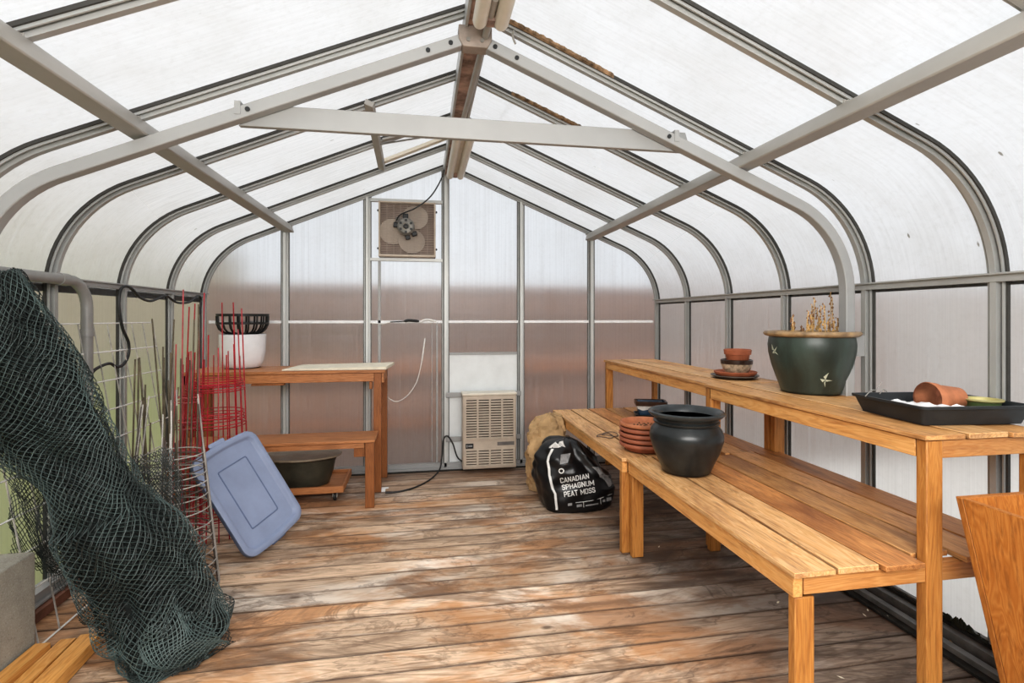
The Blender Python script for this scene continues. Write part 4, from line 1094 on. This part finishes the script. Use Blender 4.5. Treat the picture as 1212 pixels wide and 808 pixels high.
for u, vt_, lean in ((938, 374, .0), (941, 382, .02), (949, 387, -.01), (957, 368, .01), (959, 372, -.02), (961, 360, .0), (964, 353, .012), (967, 365, -.01), (970, 378, .0), (972, 362, .02), (975, 360, -.01), (980, 380, .0), (983, 346, .005), (985, 352, -.01), (987, 380, .01), (991, 376, .0), (998, 360, .0), (1001, 368, .01)):
    yy = gpos.y + random.uniform(-.10, .10)
    b0 = at(u, 395, Y=yy); top = at(u, vt_, Y=yy); b0.z = UZ + .292
    b0.x -= lean; m_ = MB(); hgt = top.z - b0.z
    pts = spline([b0, b0 * .5 + top * .5 + Vector((random.uniform(-.006, .006), 0, 0)), top], 4)
    m_.tube(pts, .0022, 5, 0)
    for k in range(9):
        f = .30 + .7 * k / 8; q = b0 * (1 - f) + top * f; s_ = random.uniform(.004, .010) * (1.25 - f * .5)
        dx = random.uniform(-.010, .010)
        m_.add([(q.x + dx + a_ * s_, q.y + b_ * s_, q.z + c_ * s_) for a_, b_, c_ in ((1,0,.3),(-.6,.8,0),(-.6,-.8,.2),(0,0,1.6),(0,0,-1))], [(0,1,3),(1,2,3),(2,0,3),(1,0,4),(2,1,4),(0,2,4)], 1 if f > .55 else 0)
    o = m_.build('dried_stem', [M_dry, M_dryhead]); tag(o, 'dry straw-coloured plant stem standing in the big green pot', 'dried plant', 'dried stems in the green pot')

# black tray with its contents
tp = Vector((2.045, 1.755, UZ))
tray = thing('seed_tray', 'shallow black plastic tray on the near corner of the upper bench', 'tray', tp, -.10)
TW, TD, THh = .45, .36, .072
m_ = MB(); loops(m_, [rrect(TW - .05, TD - .05, .015, 0), rrect(TW - .006, TD - .006, .02, THh - .010), rrect(TW + .012, TD + .012, .025, THh - .010), rrect(TW + .014, TD + .014, .026, THh), rrect(TW - .008, TD - .008, .02, THh), rrect(TW - .055, TD - .055, .014, .004)])
m_.build('tray', M_tray, tray, angle=40)
# tipped terracotta pot
pc = at(1143, 479, Y=1.86); 
tpot = thing('terracotta_pot', 'terracotta pot lying on its side in the black tray', 'pot', (2.075, 1.76, UZ + .004 + .068))
d0 = Vector((-.97, .06, 0)).normalized()      # mouth direction
zax = d0; xax = Vector((0, 0, 1)).cross(zax).normalized(); yax = zax.cross(xax)
RM = Matrix(((xax.x, yax.x, zax.x, 0), (xax.y, yax.y, zax.y, 0), (xax.z, yax.z, zax.z, 0), (0, 0, 0, 1)))
m_ = MB(); m_.lathe([(0, -.075), (.040, -.075), (.043, -.072), (.057, .030), (.062, .032), (.067, .062), (.065, .066)], 44, M=RM); m_.build('body', M_terra, tpot)
m_ = MB(); m_.lathe([(.065, .066), (.059, .066), (.055, .04), (.036, -.065), (0, -.065)], 44, M=RM); m_.build('inside', M_terrain, tpot)
# white sheet
m_ = MB(); n1, n2 = 18, 12; vs = []
for i in range(n1 + 1):
    for j in range(n2 + 1):
        x = 1.86 + .18 * i / n1; y = 1.66 + .20 * j / n2 - .03 * i / n1
        h = UZ + .050 + .022 * noise.noise(Vector((x * 14, y * 14, 2))) + .012 * noise.noise(Vector((x * 40, y * 40, 5)))
        vs.append((x, y, h))
m_.add(vs, [(i*(n2+1)+j, (i+1)*(n2+1)+j, (i+1)*(n2+1)+j+1, i*(n2+1)+j+1) for i in range(n1) for j in range(n2)])
o = m_.build('white_plastic_sheet', M_sheet); tag(o, 'crumpled white plastic sheet lying in the black tray', 'sheet')
for lab, pts in (('thin wire sprouting over the far left corner of the tray', [(1024, 469), (1031, 462), (1037, 461), (1043, 453)]), ('curled wire stub nearest the green pot in the tray', [(1041, 466), (1046, 461), (1050, 464)]), ('short wire stub in the middle of the white sheet', [(1083, 468), (1085, 465), (1086, 461)])):
    m_ = MB(); m_.tube(spline([at(u, v, Y=1.86) for u, v in pts], 5), .0022, 5); o = m_.build('wire_scrap', M_motor); tag(o, lab, 'wire')
p = at(1206, 480, Y=1.78)
t = thing('shallow_pot', 'shallow yellow-green pot at the far end of the black tray', 'pot', (2.195, 1.70, UZ + .006))
lathe_obj([(0, 0), (.045, 0), (.055, .05), (.060, .064), (.052, .066), (.045, .05), (0, .04)], M_greenpot, 'body', t, 32)
lathe_obj([(.056, .058), (.066, .066), (.066, .071), (.05, .071), (.048, .06)], M_yell, 'rim', t, 32)

# wire loop on far bench
for lab, u, v in (('thin wire loop on the lower bench beside the stacked saucers', 722, 514), ('second thin wire loop left of the stacked saucers', 716, 516)):
    q = at(u, v, Z=DZ + .004); m_ = MB(); m_.tube([(q.x + .055 * math.cos(2*PI*i/24), q.y + .06 * math.sin(2*PI*i/24), DZ + .006 + .004 * math.sin(4*PI*i/24)) for i in range(24)], .003, 5, closed=True)
    o = m_.build('wire_loop', M_rust); tag(o, lab, 'wire')

# ------------------------------------------------------------------ bags
def bag_mesh(cx, cy, w, d, h, peak, seed, n=72, m=44, crum=.02, pw=.62):
    vs = []; fs = []
    for i in range(m + 1):
        s = i / m
        rad = math.sin(PI * (.5 + .5 * max(0, (s - .42) / .58))) ** pw if s > .42 else 1.0 - .14 * ((.42 - s) / .42) ** 2
        if s < .03: rad *= .965
        z = h * s
        ox = peak[0] * max(0, s - .3) ** 1.3; oy = peak[1] * s
        for j in range(n):
            a = 2 * PI * j / n; ca, sa = math.cos(a), math.sin(a)
            sq = (abs(ca) ** 2.8 + abs(sa) ** 2.8) ** (-1 / 2.8)
            p = Vector((cx + ox + ca * sq * w * rad, cy + oy + sa * sq * d * rad, z))
            q = Vector((ca * w, sa * d, z))
            rg = 1 - abs(noise.noise(q * 6.5 + Vector((seed, 0, 0)))) * 2.2
            am = crum * (.35 + 1.1 * s)
            p += Vector((ca, sa, .1)) * (rg * am * .8 + noise.noise(q * 16 + Vector((0, seed, 0))) * am * .6)
            p += Vector((ca, sa, 0)) * crum * .5 * math.sin(a * 7 + z * 16 + seed) * (s ** 1.5)
            p.z = max(p.z, .002) if i else .002
            vs.append(p)
    fs = [(i*n+j, i*n+(j+1)%n, (i+1)*n+(j+1)%n, (i+1)*n+j) for i in range(m) for j in range(n)]
    fs.append(tuple(range(n-1, -1, -1))); fs.append(tuple(m*n+j for j in range(n)))
    m_ = MB(); m_.add(vs, fs); return m_
pb = thing('peat_moss_bag', 'slumped black plastic bag of peat moss on the floor under the bench', 'bag', (1.12, 3.72, 0))
bm_ = bag_mesh(1.125, 3.72, .285, .185, .50, (-.10, .04), 3.3, crum=.030, pw=.40)
for i, q in enumerate(bm_.v):       # slump beneath the bench apron
    x, y, z = q
    if x > 1.12: z *= 1 - .24 * min(1, (x - 1.12) / .2)
    bm_.v[i] = (x, y, z)
bvh = BVHTree.FromPolygons([Vector(v) for v in bm_.v], bm_.f)
wb(bm_, 'bag_body', M_bag, pb, angle=70)
EYEV = Vector((0, 0, EYE))
def onbag(u, v, lift=.003):
    d = ray(u, v).normalized(); h, nrm, _, _ = bvh.ray_cast(EYEV, d)
    if h is None: return None
    if nrm.dot(d) > 0: nrm = -nrm
    return h + nrm * lift
STROKES = {   # bold condensed capitals as strokes on a unit cell
    'C': [(.9, .78), (.9, .92), (.72, 1), (.28, 1), (.1, .9), (.1, .1), (.28, 0), (.72, 0), (.9, .08), (.9, .24)],
    'A': [[(.06, 0), (.5, 1), (.94, 0)], [(.24, .28), (.76, .28)]], 'N': [(.1, 0), (.1, 1), (.9, 0), (.9, 1)],
    'D': [(.1, 0), (.1, 1), (.62, 1), (.9, .82), (.9, .18), (.62, 0), (.1, 0)], 'I': [(.5, 0), (.5, 1)],
    'S': [(.9, .82), (.74, 1), (.26, 1), (.1, .86), (.1, .64), (.9, .38), (.9, .14), (.74, 0), (.26, 0), (.1, .18)],
    'P': [(.1, 0), (.1, 1), (.72, 1), (.9, .88), (.9, .58), (.72, .46), (.1, .46)], 'H': [[(.1, 0), (.1, 1)], [(.9, 0), (.9, 1)], [(.1, .5), (.9, .5)]],
    'G': [(.9, .80), (.72, 1), (.28, 1), (.1, .9), (.1, .1), (.28, 0), (.72, 0), (.9, .12), (.9, .46), (.55, .46)],
    'U': [(.1, 1), (.1, .12), (.28, 0), (.72, 0), (.9, .12), (.9, 1)], 'M': [(.06, 0), (.06, 1), (.5, .30), (.94, 1), (.94, 0)],
    'E': [[(.9, 1), (.1, 1), (.1, 0), (.9, 0)], [(.1, .5), (.75, .5)]], 'T': [[(.02, 1), (.98, 1)], [(.5, 1), (.5, 0)]],
    'O': [(.28, 1), (.1, .9), (.1, .1), (.28, 0), (.72, 0), (.9, .1), (.9, .9), (.72, 1), (.28, 1)]}
ADV = {'I': .45, 'M': 1.3, ' ': .6}
def print_text(txt, u0, v0, width, size, ang, mat, name, parent):
    """lettering laid on the bag: baseline starts at the point seen at (u0, v0)"""
    tot = sum(ADV.get(c, 1.0) for c in txt) + .22 * (len(txt) - 1); k = width / tot
    ca, sa = math.cos(ang), math.sin(ang); m_ = MB(); x = 0; wd = size * .088
    for c in txt:
        adv = ADV.get(c, 1.0); st = STROKES.get(c, [])
        if st and not isinstance(st[0], list): st = [st]
        for line in st:
            P = [((x + px * adv) * k, py * size) for px, py in line]
            for (ax, ay), (bx_, by_) in zip(P, P[1:]):
                l = math.hypot(bx_ - ax, by_ - ay) or 1; dx, dy = (bx_ - ax) / l, (by_ - ay) / l
                ax, ay, bx_, by_ = ax - dx * wd * .8, ay - dy * wd * .8, bx_ + dx * wd * .8, by_ + dy * wd * .8
                for i in range(3):
                    f0, f1 = i / 3, (i + 1) / 3; qs = []
                    for f, sg in ((f0, -1), (f0, 1), (f1, 1), (f1, -1)):
                        lx = ax + (bx_ - ax) * f - dy * wd * sg; ly = ay + (by_ - ay) * f + dx * wd * sg
                        qs.append(onbag(u0 + lx * ca - ly * sa, v0 - (lx * sa + ly * ca), .004))
                    if all(q is not None for q in qs): m_.add(qs, [(0, 1, 2, 3)])
        x += adv + .22
    return wb(m_, name, mat, parent, smooth=False)
for txt, u0, v0, wd_ in (('CANADIAN', 663.5, 571.0, 34), ('SPHAGNUM', 665.5, 579.4, 38), ('PEAT MOSS', 668.0, 587.6, 37)):
    print_text(txt, u0, v0, wd_, 5.3, math.radians(9), M_print, 'lettering', pb)
def decal(poly, mat, name, nx=8):
    """poly: list of (left, right) pixel pairs down a strip"""
    vs = []; rows = []
    for (l, r) in poly:
        row = []
        for k in range(nx + 1):
            q = onbag(l[0] + (r[0]-l[0])*k/nx, l[1] + (r[1]-l[1])*k/nx); row.append(q)
        rows.append(row)
    m_ = MB()
    for a_, b_ in zip(rows, rows[1:]):
        for k in range(nx):
            qs = (a_[k], a_[k+1], b_[k+1], b_[k])
            if all(q is not None for q in qs): m_.add(qs, [(0, 1, 2, 3)])
    if m_.v: wb(m_, name, mat, pb, smooth=False)
edge_pts = [(654, 531), (650, 540), (648.5, 546), (650, 554), (650.5, 562), (652, 570), (654, 578), (657, 584), (658, 592), (659, 600), (659, 604)]
dense = []
for a_, b_ in zip(edge_pts, edge_pts[1:]):
    for k in range(4): dense.append((a_[0] + (b_[0]-a_[0])*k/4, a_[1] + (b_[1]-a_[1])*k/4))
decal([((x - 1.4, y), (x + 1.4, y)) for x, y in dense], M_print, 'seam_stripe', 2)
lp = [(701, 552), (705, 553), (709, 556), (711, 560), (713, 563), (717, 564), (720, 567), (722, 572), (721, 576)]
decal([((x - w, y + w * .35), (x + w, y - w * .2)) for (x, y), w in zip(lp, (.4, 2.5, 3, 2.4, 3.4, 4.4, 4.2, 3.4, .8))], M_printg, 'leaf_print', 4)
lg = [(668, 537), (669, 540), (669, 543), (669, 546), (668, 548.5)]
decal([((663.5 + i * -.2, y + 1), (675.5 - i * .9, y - 1)) for i, (x, y) in enumerate(lg)], M_printg, 'brand_block', 6)
for z0, z1 in ((.2, .33), (.45, .58), (.7, .83)):
    pass
rg = [onbag(664.5 + 2.6 * math.cos(2*PI*i/16), 557 + 2.6 * math.sin(2*PI*i/16), .004) for i in range(16)]
if all(q is not None for q in rg):
    m_ = MB(); m_.tube(rg, .0045, 5, closed=True); wb(m_, 'round_mark', M_print, pb)
for seg in ([(681, 594.5), (691, 593.5), (700, 592), (711, 589), (724, 584)], [(690.5, 593.5), (690.8, 600)], [(710.5, 589.5), (711, 596)]):
    q = [onbag(u, v, .003) for u, v in seg]
    if all(x is not None for x in q): m_ = MB(); m_.tube(q, .0018, 4); wb(m_, 'print_rule', M_print, pb)
for (u, v, w, h) in ((672, 597, 5, 3), (682.5, 598.5, 6, 3), (693, 598, 15, 1.6), (713, 592.5, 3, 3), (717.5, 591, 7, 4)):
    decal([((u, v - h / 2), (u + w, v - h / 2 - w * .16)), ((u, v + h / 2), (u + w, v + h / 2 - w * .16))], M_printg, 'fine_print', 5)
m_ = MB()
q0 = onbag(656, 530); 
if q0 is not None:
    for k in range(9):
        a_ = random.uniform(0, 6.28); c_ = q0 + Vector((random.uniform(-.03, .07), random.uniform(-.01, .02), random.uniform(-.005, .03)))
        m_.add([c_ + Vector((.03*math.cos(a_), .01, .02*math.sin(a_))), c_ + Vector((-.02*math.sin(a_), -.01, .03*math.cos(a_))), c_ + Vector((-.025, .015*math.cos(a_), -.015)), c_ + Vector((.02, -.012, -.02*math.sin(a_)))], [(0, 1, 2), (0, 2, 3), (0, 3, 1), (1, 3, 2)])
    wb(m_, 'torn_top', M_print, pb, smooth=False)

kb = thing('paper_bag', 'crumpled brown paper bag standing behind the black peat moss bag', 'bag', (.985, 4.12, 0))
bm2 = bag_mesh(.985, 4.12, .140, .10, .60, (.09, .05), 8.1, 30, 22, .040, .34)
random.seed(5)
bm2.v = [(x + random.uniform(-.008, .008), y + random.uniform(-.008, .008), max(.002, z + random.uniform(-.008, .008))) for x, y, z in bm2.v]
wb(bm2, 'bag_body', M_kraft, kb, angle=14)

# little litter on the deck
for lab, u, v, s_ in (('pale dry leaf on the floor right of the near bench leg', 1055, 733, .022), ('small pale leaf under the near bench', 1023, 728, .012), ('curled pale leaf in the shade beneath the bench', 1027, 722, .010), ('tiny leaf scrap near the middle bench leg', 780, 647, .010), ('pale chip of wood at the bottom right of the floor', 995, 802, .014), ('pale leaf fragment behind the near bench leg', 921, 713, .012)):
    q = at(u, v, Z=.004); m_ = MB(); a_ = random.uniform(0, 6)
    c_, s2 = math.cos(a_), math.sin(a_)
    m_.add([(q.x + (x*c_-y*s2)*s_, q.y + (x*s2+y*c_)*s_, .003 + z*s_) for x, y, z in ((-1, 0, .1), (-.2, .45, .35), (1, 0, .5), (-.2, -.45, .2), (0, 0, 0))], [(0, 4, 1), (1, 4, 2), (2, 4, 3), (3, 4, 0)])
    o = m_.build('dry_leaf', M_card, smooth=False); tag(o, lab, 'leaf')
m_ = MB(); m_.tube([at(1124, 758, Z=.03), at(1143, 779, Z=.012)], .004, 5); o = m_.build('straw', M_dry); tag(o, 'single dry straw leaning on the track by the bench leg', 'straw')
m_ = MB(); 
for i in range(60):
    u = random.gauss(0, 1); c = Vector((XR - .035 + random.uniform(-.02, .01), 1.86 + u * .07, .082)); s_ = random.uniform(.008, .02)
    m_.add([c + Vector((s_, 0, 0)), c + Vector((-s_*.5, s_, 0)), c + Vector((-s_*.5, -s_, 0)), c + Vector((0, 0, s_ * 1.6 * math.exp(-u*u)))], [(0, 1, 3), (1, 2, 3), (2, 0, 3)])
o = m_.build('damp_moss', simple('dark_moss', (.03, .032, .02), .95, 0, .3)); tag(o, 'dark clump of damp moss on the right-hand track', 'moss', kind='stuff')

# ------------------------------------------------------------------ outside the greenhouse
def ground_mat():
    m, nt, out = mat_base('garden_ground'); tc = N(nt, 'ShaderNodeTexCoord'); v = tc.outputs['Object']
    sep = N(nt, 'ShaderNodeSeparateXYZ'); L(nt, v, sep.inputs[0])
    n = noise_t(nt, v, 1.2, 6)
    g = ramp(nt, noise_t(nt, v, 3, 6, .7), [(.3, (.15, .18, .035)), (.7, (.28, .31, .075))])
    pale = ramp(nt, noise_t(nt, v, 6, 6, .7), [(.3, (.78, .77, .74)), (.7, (.90, .89, .87))])
    soil = ramp(nt, noise_t(nt, v, 6, 6, .7), [(.3, (.15, .095, .07)), (.7, (.24, .165, .13))])
    fx = ramp(nt, math_n(nt, 'MULTIPLY_ADD', sep.outputs[0], .1, .5), [(.58, 0.0), (.64, 1.0)])
    c = mixc(nt, fx, g, pale)
    fy = math_n(nt, 'MULTIPLY', ramp(nt, math_n(nt, 'MULTIPLY', sep.outputs[1], .1), [(.47, 0.0), (.50, 1.0)]), ramp(nt, math_n(nt, 'MULTIPLY_ADD', sep.outputs[0], .1, .5), [(.23, 0.0), (.25, 1.0)]))
    c = mixc(nt, fy, c, soil)
    bsdf(nt, out, c, .9); return m
mb = MB(); mb.box(-40, 40, -30, 50, -.30, -.15)
S(mb.build('ground', ground_mat()), 'garden ground outside, green lawn on the left', 'ground')
fe = thing('board_fence', 'brown board fence standing hazily beyond the back wall', 'fence', (2.0, 6.9, -.15))
mb = MB()
for i in range(13): mb.box(-4.7, 9, -.012, .012, .0 + i * .148, .141 + i * .148)
mb.build('boards', M_fence, fe)
mb = MB(); mb.box(-4.7, 9, -.07, .03, 1.93, 1.98); mb.build('cap_rail', M_fence, fe)
for z in (.80,):
    mb = MB(); mb.box(-4.7, 9, -.06, -.012, z, z + .13); mb.build('middle_rail', M_rail, fe)
mb = MB(); mb.box(-4.7, 9, -.05, -.012, .10, .20); mb.build('bottom_rail', M_rail, fe)
for i in range(7):
    x = -4.6 + i * 2.2; mb = MB(); mb.box(x - .05, x + .05, .012, .11, 0, 1.93); mb.build('post', M_fence, fe)
hs_ = thing('garden_house', 'blurred tan building beyond the lawn outside the left wall', 'house', (-11, 6, -.15))
mb = MB(); mb.box(-3, 0, -10, 26, 0, 5.0); mb.build('wall', simple('tan_siding', (.56, .46, .34), .8, 0, .08, 2), hs_)
mb = MB(); mb.box(-3.2, .3, -10.3, 26.3, 5.0, 5.2); mb.build('roof', simple('house_roof', (.40, .36, .32), .8), hs_)
sf = thing('side_fence', 'pale grey-pink fence outside the right side wall', 'fence', (6.2, 3, -.15))
mb = MB(); mb.box(0, .05, -8, 8, .35, 1.75); mb.build('boards', simple('pale_fence', (.60, .54, .51), .8, 0, .08, 3), sf)
for i in range(7):
    mb = MB(); mb.box(-.05, 0, -7.8 + i * 2.6, -7.7 + i * 2.6, 0, 1.75); mb.build('post', M_board, sf)

# ------------------------------------------------------------------ light, camera
w = bpy.data.worlds.new('overcast'); scn.world = w; w.use_nodes = True
nt = w.node_tree; nt.nodes.clear()
out = nt.nodes.new('ShaderNodeOutputWorld'); bg = nt.nodes.new('ShaderNodeBackground')
tc = nt.nodes.new('ShaderNodeTexCoord'); sep = nt.nodes.new('ShaderNodeSeparateXYZ'); nt.links.new(tc.outputs['Generated'], sep.inputs[0])
c = ramp(nt, math_n(nt, 'MULTIPLY_ADD', sep.outputs[2], .5, .5), [(.45, (.80, .84, .88)), (.62, (.93, .96, 1.0)), (1, (1.0, 1.0, 1.0))])
nt.links.new(c, bg.inputs[0]); bg.inputs[1].default_value = .74; nt.links.new(bg.outputs[0], out.inputs[0])
sun = bpy.data.lights.new('hazy_sun', 'SUN'); sun.energy = .8; sun.angle = math.radians(40); sun.color = (1, .97, .92)
so = bpy.data.objects.new('hazy_sun', sun); COL.objects.link(so); so.rotation_euler = (math.radians(32), math.radians(-24), 0)

cam = bpy.data.cameras.new('camera'); co = bpy.data.objects.new('camera', cam); COL.objects.link(co)
cam.sensor_width = 36; cam.lens = F / 1212 * 36; cam.shift_y = (PV - 404) / 1212; cam.clip_start = .02
co.location = (0, 0, EYE); co.rotation_euler = (PI / 2, 0, -YAW)
scn.camera = co
scn.view_settings.view_transform = 'Standard'
for lk in ('Medium High Contrast', 'None'):
    try:
        scn.view_settings.look = lk; break
    except TypeError: pass
print('LOOK', scn.view_settings.look)
scn.view_settings.exposure = .3
fl = bpy.data.lights.new('fill_light', 'AREA'); fl.shape = 'RECTANGLE'; fl.size = 2.6; fl.size_y = 1.2; fl.energy = 95; fl.color = (1, .97, .93)  # added area fill above and behind the camera, brightens the interior
fo = bpy.data.objects.new('fill_light', fl); COL.objects.link(fo); fo.location = (.2, -.7, 2.2)
fo.rotation_euler = (math.radians(58), 0, math.radians(-4))
scn.cycles.max_bounces = 10; scn.cycles.transmission_bounces = 8; scn.cycles.diffuse_bounces = 5
